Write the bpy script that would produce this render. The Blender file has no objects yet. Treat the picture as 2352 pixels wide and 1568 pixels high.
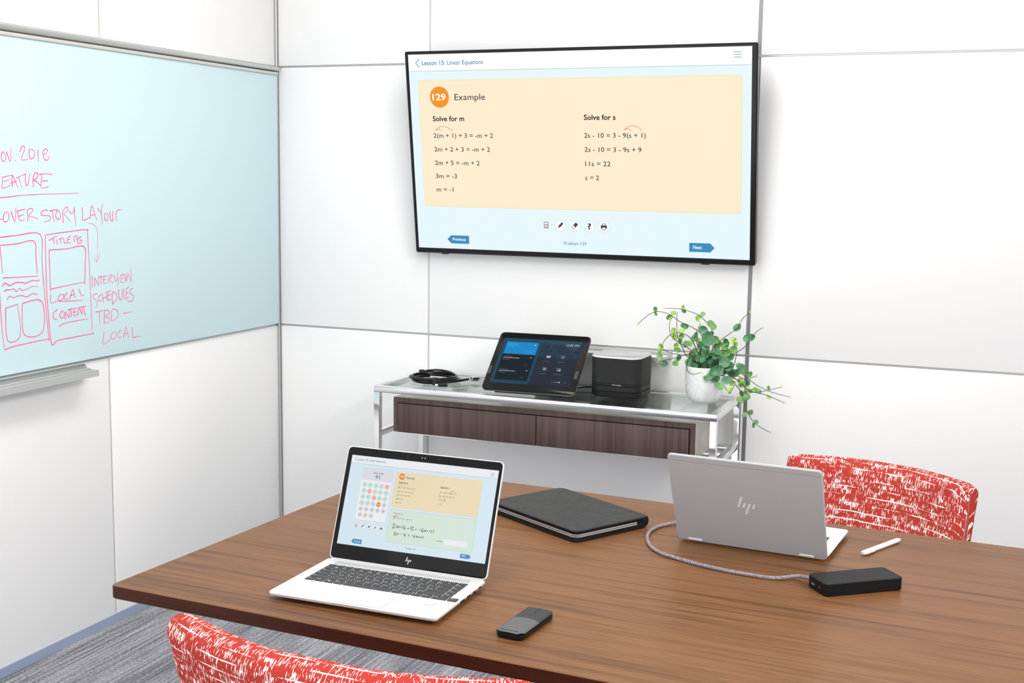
import bpy, math, random
from mathutils import Matrix, Vector
random.seed(7)
sc = bpy.context.scene
COL = sc.collection
R = math.radians

# ------------------------------------------------------------------ camera, world, lights, exposure
cam_d = bpy.data.cameras.new('camera')
cam = bpy.data.objects.new('camera', cam_d)
COL.objects.link(cam)
cam_d.sensor_fit = 'HORIZONTAL'
cam_d.sensor_width = 36.0
cam_d.lens = 36.0 * 2823.94 / 2352.0
cam_d.clip_start = 0.05
cam.matrix_world = Matrix(((0.926861, -0.063220, 0.370044, 2.637772), (0.375130, 0.118238, -0.919401, -4.100880), (0.014372, 0.990971, 0.133306, 1.467000), (0.000000, 0.000000, 0.000000, 1.000000)))
sc.camera = cam
sc.view_settings.view_transform = 'Standard'
sc.view_settings.look = 'None'
sc.view_settings.gamma = 1.0
sc.view_settings.use_curve_mapping = False
EXPO = 0.17
sc.view_settings.exposure = EXPO

wd = bpy.data.worlds.new('world')
sc.world = wd
wd.use_nodes = True
wd.node_tree.nodes['Background'].inputs[0].default_value = (0.97, 0.98, 1.0, 1)
wd.node_tree.nodes['Background'].inputs[1].default_value = 2.0


def area(name, loc, rot, sx, sy, power, col=(1, 1, 1)):
    d = bpy.data.lights.new(name, 'AREA')
    d.shape = 'RECTANGLE'
    d.size, d.size_y, d.energy, d.color = sx, sy, power, col
    o = bpy.data.objects.new(name, d)
    COL.objects.link(o)
    o.location = loc
    o.rotation_euler = rot
    return o


CEIL = 2.75
# recessed ceiling panels of the room
for lx, ly, pw in ((1.4, -1.25, 19), (1.5, -2.7, 15)):
    area('ceiling_panel_light', (lx, ly, CEIL - 0.02), (0, 0, 0), 0.6, 1.2, pw, (1.0, 0.985, 0.96))

# added fill light without a fixture, tilted to brighten the lower left wall
area('added_left_wall_fill', (3.9, -2.7, 2.55), (0, R(62), R(8)), 0.5, 1.6, 46, (1.0, 0.99, 0.97))

# ------------------------------------------------------------------ mesh helper
class MB:
    def __init__(s):
        s.v = []; s.f = []; s.m = []; s.uv = None; s.M = Matrix.Identity(4)

    def add(s, vs, fs, mi=0):
        b = len(s.v)
        for p in vs:
            s.v.append(tuple(s.M @ Vector(p)))
        for f in fs:
            s.f.append(tuple(b + i for i in f)); s.m.append(mi)

    def box(s, x0, x1, y0, y1, z0, z1, mi=0):
        s.add([(x0, y0, z0), (x1, y0, z0), (x1, y1, z0), (x0, y1, z0), (x0, y0, z1), (x1, y0, z1), (x1, y1, z1), (x0, y1, z1)],
              [(3, 2, 1, 0), (4, 5, 6, 7), (0, 1, 5, 4), (1, 2, 6, 5), (2, 3, 7, 6), (3, 0, 4, 7)], mi)

    def bbox(s, x0, x1, y0, y1, z0, z1, b=0.001, mi=0):
        """box with small chamfered edges"""
        s.slab(x0, x1, y0, y1, z0, z1, b * 1.01, b, mi, seg=1)

    def ring(s, x0, x1, y0, y1, r, z, seg):
        o = []
        r = max(r, 1e-5)
        for cx, cy, a0 in ((x1 - r, y1 - r, 0), (x0 + r, y1 - r, 90), (x0 + r, y0 + r, 180), (x1 - r, y0 + r, 270)):
            for k in range(seg + 1):
                a = R(a0 + 90 * k / seg)
                o.append((cx + r * math.cos(a), cy + r * math.sin(a), z))
        return o

    def stack(s, rings, mi=0, cap0=True, cap1=True):
        n = len(rings[0]); vs = [p for rg in rings for p in rg]; fs = []
        for k in range(len(rings) - 1):
            for i in range(n):
                j = (i + 1) % n
                fs.append((k * n + i, k * n + j, (k + 1) * n + j, (k + 1) * n + i))
        if cap0: fs.append(tuple(reversed(range(n))))
        if cap1: fs.append(tuple((len(rings) - 1) * n + i for i in range(n)))
        s.add(vs, fs, mi)

    def slab(s, x0, x1, y0, y1, z0, z1, r, bev=0.0, mi=0, seg=5, prof=None):
        """rounded-corner plate in XY, thickness along Z; prof = [(z, inset)]"""
        if prof is None:
            if bev > 0:
                prof = [(z0, bev), (z0 + bev * .3, bev * .3), (z0 + bev, 0), (z1 - bev, 0), (z1 - bev * .3, bev * .3), (z1, bev)]
            else:
                prof = [(z0, 0), (z1, 0)]
        s.stack([s.ring(x0 + i, x1 - i, y0 + i, y1 - i, max(r - i, r * .25), z, seg) for z, i in prof], mi)

    def lathe(s, prof, n=32, mi=0, c=(0, 0, 0)):
        s.stack([[(c[0] + r * math.cos(2 * math.pi * k / n), c[1] + r * math.sin(2 * math.pi * k / n), c[2] + z) for k in range(n)] for r, z in prof], mi)

    def tube(s, path, r, n=8, mi=0, r1=None):
        P = [Vector(p) for p in path]; rings = []
        up = None
        for i, p in enumerate(P):
            t = (P[min(i + 1, len(P) - 1)] - P[max(i - 1, 0)])
            if t.length < 1e-9: t = Vector((0, 0, 1))
            t.normalize()
            if up is None:
                up = Vector((0, 0, 1)) if abs(t.z) < .9 else Vector((1, 0, 0))
            a = t.cross(up)
            if a.length < 1e-6: a = t.cross(Vector((1, 0.1, 0)))
            a.normalize(); b = a.cross(t).normalized(); up = b
            rr = r if r1 is None else r + (r1 - r) * i / (len(P) - 1)
            rings.append([tuple(p + (a * math.cos(2 * math.pi * k / n) + b * math.sin(2 * math.pi * k / n)) * rr) for k in range(n)])
        s.stack(rings, mi)

    # ---- flat graphics in local XY at height z
    def poly(s, pts, z, mi=0):
        s.add([(x, y, z) for x, y in pts], [tuple(range(len(pts)))], mi)

    def rect(s, x0, x1, y0, y1, z, mi=0, r=0):
        if r: s.poly([(p[0], p[1]) for p in s.ring(x0, x1, y0, y1, r, z, 5)], z, mi)
        else: s.poly([(x0, y0), (x1, y0), (x1, y1), (x0, y1)], z, mi)

    def disc(s, x, y, rx, z, mi=0, ry=None, n=28):
        ry = ry or rx
        s.poly([(x + rx * math.cos(2 * math.pi * k / n), y + ry * math.sin(2 * math.pi * k / n)) for k in range(n)], z, mi)

    def circ(s, x, y, r, w, z, mi=0, n=28):
        vs = []
        for k in range(n):
            a = 2 * math.pi * k / n
            for q in (r - w / 2, r + w / 2): vs.append((x + q * math.cos(a), y + q * math.sin(a), z))
        s.add(vs, [(2 * k, 2 * k + 1, (2 * k + 3) % (2 * n), (2 * k + 2) % (2 * n)) for k in range(n)], mi)

    def line(s, pts, w, z, mi=0, w1=None):
        P = [Vector((p[0], p[1])) for p in pts]; vs = []
        for i, p in enumerate(P):
            t = P[min(i + 1, len(P) - 1)] - P[max(i - 1, 0)]
            if t.length < 1e-9: t = Vector((1, 0))
            t.normalize(); n = Vector((-t.y, t.x)); ww = (w if w1 is None else w + (w1 - w) * i / max(1, len(P) - 1)) / 2
            vs += [(p.x - n.x * ww, p.y - n.y * ww, z), (p.x + n.x * ww, p.y + n.y * ww, z)]
        s.add(vs, [(2 * i, 2 * i + 2, 2 * i + 3, 2 * i + 1) for i in range(len(P) - 1)], mi)

    def text(s, txt, x0, x1, y, z, mi=0, cap=None, bold=0.006, sy=1.0):
        c = bpy.data.curves.new('lettering', 'FONT')
        c.body = txt; c.offset = bold; c.resolution_u = 3
        o = bpy.data.objects.new('lettering', c)
        me = o.to_mesh()
        vs = [v.co.copy() for v in me.vertices]; fs = [tuple(p.vertices) for p in me.polygons]
        o.to_mesh_clear(); bpy.data.objects.remove(o); bpy.data.curves.remove(c)
        if not vs: return
        xa, xb = min(v.x for v in vs), max(v.x for v in vs)
        k = (x1 - x0) / (xb - xa)
        ky = (cap / 0.69) if cap else k * sy
        s.add([(x0 + (v.x - xa) * k, y + v.y * ky, z) for v in vs], fs, mi)

    def build(s, name, mats, parent=None, smooth=35, uv=None):
        me = bpy.data.meshes.new(name)
        me.from_pydata(s.v, [], s.f)
        if not isinstance(mats, (list, tuple)): mats = [mats]
        for m in mats: me.materials.append(m)
        me.polygons.foreach_set('material_index', s.m)
        if uv:
            L = me.uv_layers.new(name='UVMap')
            for lp in me.loops: L.data[lp.index].uv = uv[lp.vertex_index]
        me.update()
        if smooth:
            me.polygons.foreach_set('use_smooth', [True] * len(me.polygons))
            me.set_sharp_from_angle(angle=R(smooth))
        o = bpy.data.objects.new(name, me)
        COL.objects.link(o)
        if parent: o.parent = parent
        return o


def smooth_path(pts, n=6):
    P = [Vector(p) for p in pts]; out = []
    for i in range(len(P) - 1):
        a, b, c, d = P[max(i - 1, 0)], P[i], P[i + 1], P[min(i + 2, len(P) - 1)]
        for k in range(n):
            t = k / n
            out.append(0.5 * ((2 * b) + (c - a) * t + (2 * a - 5 * b + 4 * c - d) * t * t + (3 * b - a - 3 * c + d) * t ** 3))
    out.append(P[-1])
    return out


def thing(name, label, cat, loc=(0, 0, 0), rz=0.0, group=None):
    o = bpy.data.objects.new(name, None)
    o.empty_display_size = 0.05
    COL.objects.link(o)
    o.location = loc; o.rotation_euler = (0, 0, rz)
    o['label'] = label; o['category'] = cat
    if group: o['group'] = group
    return o


def structure(o, label=None, cat=None):
    o['kind'] = 'structure'
    if label: o['label'] = label
    if cat: o['category'] = cat
    return o


# ------------------------------------------------------------------ materials
def mat(name, col, rough=.5, metal=0.0, spec=.5, **k):
    m = bpy.data.materials.new(name); m.use_nodes = True
    b = m.node_tree.nodes['Principled BSDF']
    b.inputs['Base Color'].default_value = (*col, 1)
    b.inputs['Roughness'].default_value = rough
    b.inputs['Metallic'].default_value = metal
    b.inputs['Specular IOR Level'].default_value = spec
    if 'coat' in k:
        b.inputs['Coat Weight'].default_value = k['coat']; b.inputs['Coat Roughness'].default_value = k.get('coatr', .05)
    if 'sheen' in k: b.inputs['Sheen Weight'].default_value = k['sheen']
    if 'sss' in k:
        b.inputs['Subsurface Weight'].default_value = k['sss']; b.inputs['Subsurface Radius'].default_value = (.01, .01, .01)
    return m


def s2l(r, g, b):
    f = lambda c: (c / 255 / 12.92) if c / 255 <= .04045 else ((c / 255 + .055) / 1.055) ** 2.4
    return (f(r), f(g), f(b))


def glow(name, rgb, rough=.35, spec=.12, gain=2 ** -EXPO):
    """pixel of a lit screen"""
    m = mat(name, (0.004, 0.004, 0.004), rough, 0, spec)
    b = m.node_tree.nodes['Principled BSDF']
    b.inputs['Emission Color'].default_value = (*s2l(*rgb), 1)
    b.inputs['Emission Strength'].default_value = gain
    return m


class N:
    """tiny node-graph helper on a principled material"""
    def __init__(s, m):
        s.t = m.node_tree; s.b = s.t.nodes['Principled BSDF']

    def n(s, typ, ins={}, **at):
        x = s.t.nodes.new(typ)
        for k, v in at.items(): setattr(x, k, v)
        for k, v in ins.items():
            if isinstance(v, bpy.types.NodeSocket): s.t.links.new(v, x.inputs[k])
            else: x.inputs[k].default_value = v
        return x

    def math(s, op, a, b=0.0, c=0.0):
        return s.n('ShaderNodeMath', {0: a, 1: b, 2: c}, operation=op).outputs[0]

    def ramp(s, fac, stops):
        r = s.n('ShaderNodeValToRGB', {0: fac})
        e = r.color_ramp.elements
        while len(e) < len(stops): e.new(.5)
        for i, (p, c) in enumerate(stops):
            e[i].position = p; e[i].color = (*c, 1) if len(c) == 3 else c
        return r.outputs[0]

    def mix(s, fac, a, b, blend='MIX'):
        x = s.n('ShaderNodeMix', data_type='RGBA', blend_type=blend)
        for k, v in ((0, fac), (6, a), (7, b)):
            if isinstance(v, bpy.types.NodeSocket): s.t.links.new(v, x.inputs[k])
            else: x.inputs[k].default_value = v if k == 0 else (*v, 1)
        return x.outputs[2]

    def coords(s, scale=(1, 1, 1), kind='Object', rot=(0, 0, 0)):
        c = s.n('ShaderNodeTexCoord')
        return s.n('ShaderNodeMapping', {'Vector': c.outputs[kind], 'Scale': scale, 'Rotation': rot}).outputs[0]

    def noise(s, v, scale, detail=3, rough=.5, dist=0.0):
        return s.n('ShaderNodeTexNoise', {'Vector': v, 'Scale': scale, 'Detail': detail, 'Roughness': rough, 'Distortion': dist}).outputs[0]

    def col(s, x): s.t.links.new(x, s.b.inputs['Base Color'])

    def bump(s, h, strength=.2, dist=.001):
        x = s.n('ShaderNodeBump', {'Height': h, 'Strength': strength, 'Distance': dist})
        s.t.links.new(x.outputs[0], s.b.inputs['Normal'])


def wood(name, stops, grain=(1.3, 26, 26), rough=.32, spec=.5, fine=(3, 320, 320), coat=0):
    m = mat(name, stops[0][1], rough, 0, spec, coat=coat, coatr=.12); g = N(m)
    v = g.coords(grain)
    a = g.noise(v, 1.0, 5, .62, .9)
    # slow broad figure of the veneer
    f = g.noise(g.coords(fine), 1.0, 2, .6)
    b = g.noise(g.coords((grain[0] * .3, grain[1] * .16, grain[2] * .16)), 1.0, 3, .55, .8)
    s = g.math('ADD', g.math('MULTIPLY', a, .66), g.math('MULTIPLY', b, .40))
    c = g.ramp(s, stops)
    fd = g.ramp(f, [(.36, (.60, .57, .55)), (.52, (1, 1, 1))])
    g.col(g.mix(.55, c, fd, 'MULTIPLY'))
    g.bump(f, .06, .0005)
    return m


M = {}
def make_mats():
    M['wall'] = mat('white_wall_panel', (.93, .93, .925), .3, 0, .14)
    g = N(M['wall']); g.col(g.ramp(g.noise(g.coords((.8, .8, .8)), 1.0, 2), [(.3, (.925, .925, .925)), (.7, (.94, .938, .93))]))
    M['ceiling'] = mat('ceiling_white', (.9, .9, .89), .9)
    M['joint'] = mat('joint_aluminium', (.52, .52, .52), .4, .75)
    M['joint_light'] = mat('joint_light_metal', (.62, .61, .57), .45, .3)
    M['joint_dark_and_shadow'] = mat('dark_joint_and_shadow_line', (.24, .24, .25), .42, .5)  # darker joint metal; also colours the painted shadow line at the corner post
    M['alu'] = mat('brushed_aluminium', (.60, .61, .60), .34, .85)
    M['alu_dark'] = mat('dark_aluminium', (.30, .30, .33), .4, .7)  # darker grey aluminium for the touch panel's rear shell
    M['base'] = mat('baseboard_paint', s2l(150, 163, 188), .45)
    M['board'] = mat('pale_aqua_glass', s2l(204, 228, 234), .10, 0, .08)
    M['board_edge'] = mat('glass_edge', s2l(150, 205, 222), .1, 0, .5)
    M['ink'] = mat('pink_marker_ink', s2l(240, 100, 144), .6, 0, .2)
    g = N(M['ink']); g.col(g.ramp(g.noise(g.coords((30, 30, 30)), 1.0, 3), [(.3, s2l(240, 88, 134)), (.7, s2l(242, 128, 168))]))
    M['ink_thin'] = mat('thin_pink_ink', s2l(230, 120, 160), .6, 0, .2)
    M['chrome'] = mat('chrome', (.80, .80, .81), .07, 1.0)
    M['steel'] = mat('polished_steel', (.75, .75, .76), .16, 1.0)
    M['taupe'] = mat('taupe_satin_case', s2l(190, 184, 174), .35, .2)
    M['ebony'] = wood('dark_vertical_veneer', [(.30, s2l(50, 39, 39)), (.5, s2l(80, 63, 60)), (.68, s2l(98, 79, 74)), (.85, s2l(70, 55, 53))], grain=(55, 55, 1.3), fine=(600, 600, 6), rough=.42, spec=.35)
    M['gap'] = mat('shadow_gap_black', (.008, .008, .008), .8)
    M['walnut'] = wood('walnut_veneer', [(.28, s2l(56, 36, 22)), (.40, s2l(96, 63, 39)), (.50, s2l(118, 80, 50)), (.58, s2l(126, 87, 56)), (.66, s2l(98, 65, 40)), (.82, s2l(60, 39, 25))], grain=(1.7, 62, 62), fine=(9, 300, 300), rough=.36, spec=.15)
    M['walnut_edge'] = wood('walnut_edge', [(.25, s2l(50, 26, 19)), (.5, s2l(70, 38, 28)), (.75, s2l(58, 30, 22))], grain=(2, 40, 40), rough=.36, spec=.12)
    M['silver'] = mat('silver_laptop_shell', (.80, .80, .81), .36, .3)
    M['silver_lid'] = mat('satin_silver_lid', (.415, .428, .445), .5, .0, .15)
    M['logo_light'] = mat('mirror_logo', (.74, .76, .78), .3, 0)
    M['bezel'] = mat('black_glass_bezel', (.008, .008, .0085), .08, 0, .14)
    M['tab_bezel'] = mat('tablet_black_glass', (.008, .008, .008), .12, 0, .25)
    M['black'] = mat('black_plastic', (.010, .010, .011), .38, 0, .2)
    M['black_gloss'] = mat('gloss_black_plastic', (.006, .006, .006), .18, 0, .28)
    M['key'] = mat('charcoal_key', s2l(66, 66, 68), .55, 0, .2)
    M['legend'] = mat('key_legend', s2l(205, 205, 208), .6)
    M['deck_well'] = mat('key_well', s2l(205, 205, 208), .45, .2)
    M['pad'] = mat('touchpad_grey', (.58, .58, .585), .45, .1)
    M['pad_line'] = mat('touchpad_outline', (.45, .45, .46), .4, .4)
    M['rubber'] = mat('rubber_black', (.012, .012, .012), .7)
    M['grille'] = mat('punched_grille', (.62, .62, .62), .4, .4); g = N(M['grille'])
    c = g.n('ShaderNodeTexCoord').outputs['Object']; sp = g.n('ShaderNodeSeparateXYZ', {0: c})
    st = g.math('SINE', g.math('MULTIPLY', g.math('ADD', sp.outputs[0], g.math('MULTIPLY', sp.outputs[1], .25)), 2 * math.pi / .0040))
    g.col(g.ramp(st, [(.1, (.74, .74, .74)), (.45, (.46, .46, .47))]))
    # dock: tone-on-tone woven relief
    M['dock'] = mat('black_dock_shell', (.010, .010, .0105), .45, 0, .10)
    M['dock_top'] = mat('black_dock_top', (.020, .020, .021), .5, 0, .1); g = N(M['dock_top'])
    c = g.n('ShaderNodeTexCoord').outputs['Object']; sp = g.n('ShaderNodeSeparateXYZ', {0: c})
    w = g.math('MULTIPLY', g.math('SINE', g.math('MULTIPLY', g.math('ADD', sp.outputs[0], sp.outputs[1]), 420)), g.math('SINE', g.math('MULTIPLY', g.math('SUBTRACT', sp.outputs[0], sp.outputs[1]), 420)))
    g.bump(w, .12, .0006)
    # speaker
    M['mesh_black'] = mat('perforated_black', (.03, .03, .03), .5, .1, .12); g = N(M['mesh_black'])
    c = g.n('ShaderNodeTexCoord').outputs['Object']; sp = g.n('ShaderNodeSeparateXYZ', {0: c})
    w = g.math('MULTIPLY', g.math('SINE', g.math('MULTIPLY', g.math('ADD', sp.outputs[0], sp.outputs[1]), 2 * math.pi / .0050)), g.math('SINE', g.math('MULTIPLY', sp.outputs[2], 2 * math.pi / .0050)))
    g.col(g.ramp(w, [(.25, (.038, .038, .039)), (.45, (.006, .006, .006))]))
    M['charcoal'] = mat('charcoal_band', (.020, .020, .021), .42, .05, .2)
    M['glossy_grey'] = mat('grey_glass_top', s2l(150, 150, 152), .12, 0, .5, coat=.5)
    M['green_led'] = mat('green_icon', s2l(110, 190, 130), .5)
    M['red_led'] = mat('red_icon', s2l(190, 60, 50), .5)
    M['white_print'] = mat('white_print', (.75, .75, .75), .5)
    # leather folio
    M['leather'] = mat('grained_grey_leather', s2l(80, 80, 81), .6, 0, .12); g = N(M['leather'])
    v = g.coords((1, 1, 1)); n1 = g.noise(v, 700, 3, .7); n2 = g.noise(v, 60, 3)
    g.col(g.mix(.5, g.ramp(n1, [(.35, s2l(34, 34, 35)), (.7, s2l(86, 86, 87))]), g.ramp(n2, [(.35, s2l(48, 48, 49)), (.7, s2l(66, 66, 67))])))
    g.bump(n1, .5, .0006)
    M['leather_dark'] = mat('black_leather_edge', (.009, .009, .0095), .5, 0, .15)
    M['zip'] = mat('zip_metal', (.70, .70, .70), .35, .1)
    # braided cable
    M['braid'] = mat('grey_braid', s2l(120, 112, 116), .8); g = N(M['braid'])
    n1 = g.noise(g.coords((1, 1, 1)), 900, 2, .8)
    g.col(g.ramp(n1, [(.36, s2l(52, 46, 52)), (.5, s2l(120, 112, 118)), (.66, s2l(214, 208, 212))]))
    g.bump(n1, .8, .0008)
    M['mouse_top'] = mat('satin_graphite', s2l(52, 53, 55), .5, .1, .2)
    M['mouse_palm'] = mat('satin_grey', s2l(88, 88, 90), .45, .2, .3)
    M['pen_white'] = mat('white_pen', (.82, .82, .82), .35)
    M['marble'] = mat('white_marble_glaze', (.84, .84, .85), .16, 0, .5); g = N(M['marble'])
    v = g.coords((1, 1, 1)); n = g.noise(v, 12, 4, .6, 1.6)
    g.col(g.ramp(g.math('ABSOLUTE', g.math('SUBTRACT', n, .5)), [(0, (.74, .745, .77)), (.025, (.81, .81, .825)), (.1, (.86, .86, .865))]))
    for k, c0, c1 in (('leaf_deep', (54, 112, 72), (100, 152, 110)), ('leaf_mid', (84, 140, 70), (132, 178, 104)), ('leaf_young', (132, 178, 74), (178, 206, 110))):
        M[k] = mat(k, s2l(*c0), .42, 0, .4); g = N(M[k])
        g.col(g.ramp(g.noise(g.coords((1, 1, 1)), 60, 2), [(.3, s2l(*c0)), (.7, s2l(*c1))]))
    M['stem'] = mat('vine_stem', s2l(74, 82, 52), .55)
    M['stem_tip'] = mat('vine_tip', s2l(196, 216, 120), .5)
    M['soil'] = mat('potting_soil', (.02, .016, .012), .9)
    # carpet: striped loop pile
    M['carpet'] = mat('striped_carpet', (.3, .3, .32), .95, 0, .1, sheen=.1); g = N(M['carpet'])
    a = g.noise(g.coords((95, 2.2, 1)), 1.0, 3, .75); b = g.noise(g.coords((9, .9, 1)), 1.0, 3, .6); f = g.noise(g.coords((160, 110, 1)), 1.0, 2, .7)
    s = g.math('ADD', g.math('ADD', g.math('MULTIPLY', a, .62), g.math('MULTIPLY', b, .34)), g.math('MULTIPLY', f, .42))
    g.col(g.ramp(s, [(.50, s2l(74, 74, 82)), (.64, s2l(118, 118, 126)), (.73, s2l(158, 158, 164)), (.86, s2l(194, 194, 198))]))
    g.bump(s, .6, .003)
    # console glass: clear pane with fresnel reflection
    m = bpy.data.materials.new('clear_glass'); m.use_nodes = True; t = m.node_tree; t.nodes.clear()
    out = t.nodes.new('ShaderNodeOutputMaterial'); mx = t.nodes.new('ShaderNodeMixShader'); tr = t.nodes.new('ShaderNodeBsdfTransparent'); gl = t.nodes.new('ShaderNodeBsdfGlossy'); lw = t.nodes.new('ShaderNodeLayerWeight'); fr = t.nodes.new('ShaderNodeMath'); fb = t.nodes.new('ShaderNodeMath')
    tr.inputs[0].default_value = (.93, .965, .95, 1); gl.inputs['Roughness'].default_value = .01; lw.inputs[0].default_value = .5; fr.operation = 'POWER'; fr.inputs[1].default_value = 5.2; fb.operation = 'MULTIPLY_ADD'; fb.inputs[1].default_value = .55; fb.inputs[2].default_value = .05
    t.links.new(lw.outputs['Facing'], fr.inputs[0]); t.links.new(fr.outputs[0], fb.inputs[0]); t.links.new(fb.outputs[0], mx.inputs[0]); t.links.new(tr.outputs[0], mx.inputs[1]); t.links.new(gl.outputs[0], mx.inputs[2]); t.links.new(mx.outputs[0], out.inputs[0])
    M['glass'] = m
    # chair fabric: red cloth, white slub weave
    m = mat('red_white_weave', s2l(222, 66, 58), .9, 0, .05); g = N(m)
    uv = g.n('ShaderNodeTexCoord').outputs['UV']
    wob = g.noise(g.n('ShaderNodeMapping', {'Vector': uv, 'Scale': (14, 14, 1)}).outputs[0], 1.0, 3)
    sp = g.n('ShaderNodeSeparateXYZ', {0: uv}); u, v_ = sp.outputs[0], sp.outputs[1]
    vv = g.math('ADD', v_, g.math('MULTIPLY', g.math('SUBTRACT', wob, .5), .006))
    # long horizontal slubs: rows every ~19 mm, broken along u
    row = g.math('DIVIDE', vv, .0185); rid = g.math('FLOOR', row); fr_ = g.math('ABSOLUTE', g.math('SUBTRACT', g.math('FRACT', row), .5))
    cmb = lambda a, b: g.n('ShaderNodeCombineXYZ', {0: a, 1: b}).outputs[0]
    brk = g.noise(cmb(g.math('MULTIPLY', u, 11), g.math('MULTIPLY', rid, 7.3)), 1.0, 2)
    edge = g.noise(cmb(g.math('MULTIPLY', u, 420), g.math('MULTIPLY', v_, 90)), 1.0, 2)
    thick = g.math('ADD', g.math('MULTIPLY', g.math('SUBTRACT', brk, .475), .60), g.math('MULTIPLY', g.math('SUBTRACT', edge, .5), .22))
    long_ = g.math('LESS_THAN', fr_, g.math('MINIMUM', thick, .06))
    # short vertical ticks, in patches
    tk = g.noise(cmb(g.math('ADD', g.math('MULTIPLY', u, 560), g.math('MULTIPLY', wob, 1.2)), g.math('MULTIPLY', v_, 85)), 1.0, 1, .4)
    pt = g.noise(cmb(g.math('MULTIPLY', u, 38), g.math('MULTIPLY', v_, 55)), 1.0, 2)
    tick = g.math('GREATER_THAN', tk, g.math('SUBTRACT', .915, g.math('MULTIPLY', pt, .60)))
    w = g.math('MAXIMUM', long_, tick)
    fz = g.noise(cmb(g.math('MULTIPLY', u, 700), g.math('MULTIPLY', v_, 700)), 1.0, 2)
    red = g.ramp(fz, [(.3, s2l(150, 44, 39)), (.7, s2l(192, 72, 64))])
    g.col(g.mix(w, red, s2l(250, 240, 232)))
    g.bump(g.math('ADD', fz, w), .4, .0012)
    M['fabric'] = m
    M['chair_leg'] = mat('chair_leg_metal', (.5, .5, .5), .3, .9)
    # screens
    for k, c in dict(white=(254, 254, 254), sky=(231, 247, 254), sand=(254, 237, 206), gold=(247, 222, 150), teal=(52, 143, 184), ink=(52, 54, 56), inkbold=(30, 30, 30), orange=(247, 147, 30), redline=(229, 92, 92), blue=(56, 142, 190), icon=(70, 70, 74), shade=(196, 214, 226)).items():
        M['tv_' + k] = glow('television_' + k, c)
    for k, c in dict(white=(230, 231, 235), sky=(208, 225, 236), sand=(229, 213, 177), gold=(222, 200, 140), teal=(58, 136, 176), ink=(90, 84, 74), inkbold=(62, 58, 50), orange=(222, 132, 22), redline=(222, 104, 92), redbold=(214, 40, 44), blue=(50, 134, 180), icon=(66, 66, 70), shade=(190, 206, 216), mint=(207, 223, 210), grey=(120, 128, 122), lilac=(214, 214, 222), panel=(232, 232, 236), gdot=(190, 221, 208), gline=(120, 186, 160), pdot=(240, 176, 178), pline=(214, 110, 112), ndot=(208, 208, 213), nline=(120, 120, 124), hand=(28, 30, 30)).items():
        M['lp_' + k] = glow('laptop_' + k, c, .12, .3)
    for k, c in dict(base=(26, 34, 52), rim=(12, 64, 88), blue=(0, 132, 198), dark=(2, 16, 28), line=(18, 54, 72), text=(200, 208, 214), dim=(104, 116, 126), cyan=(60, 190, 220), ring=(66, 78, 92), facet=(34, 34, 54)).items():
        M['tb_' + k] = glow('tablet_' + k, c, .1, .2)


make_mats()

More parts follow.
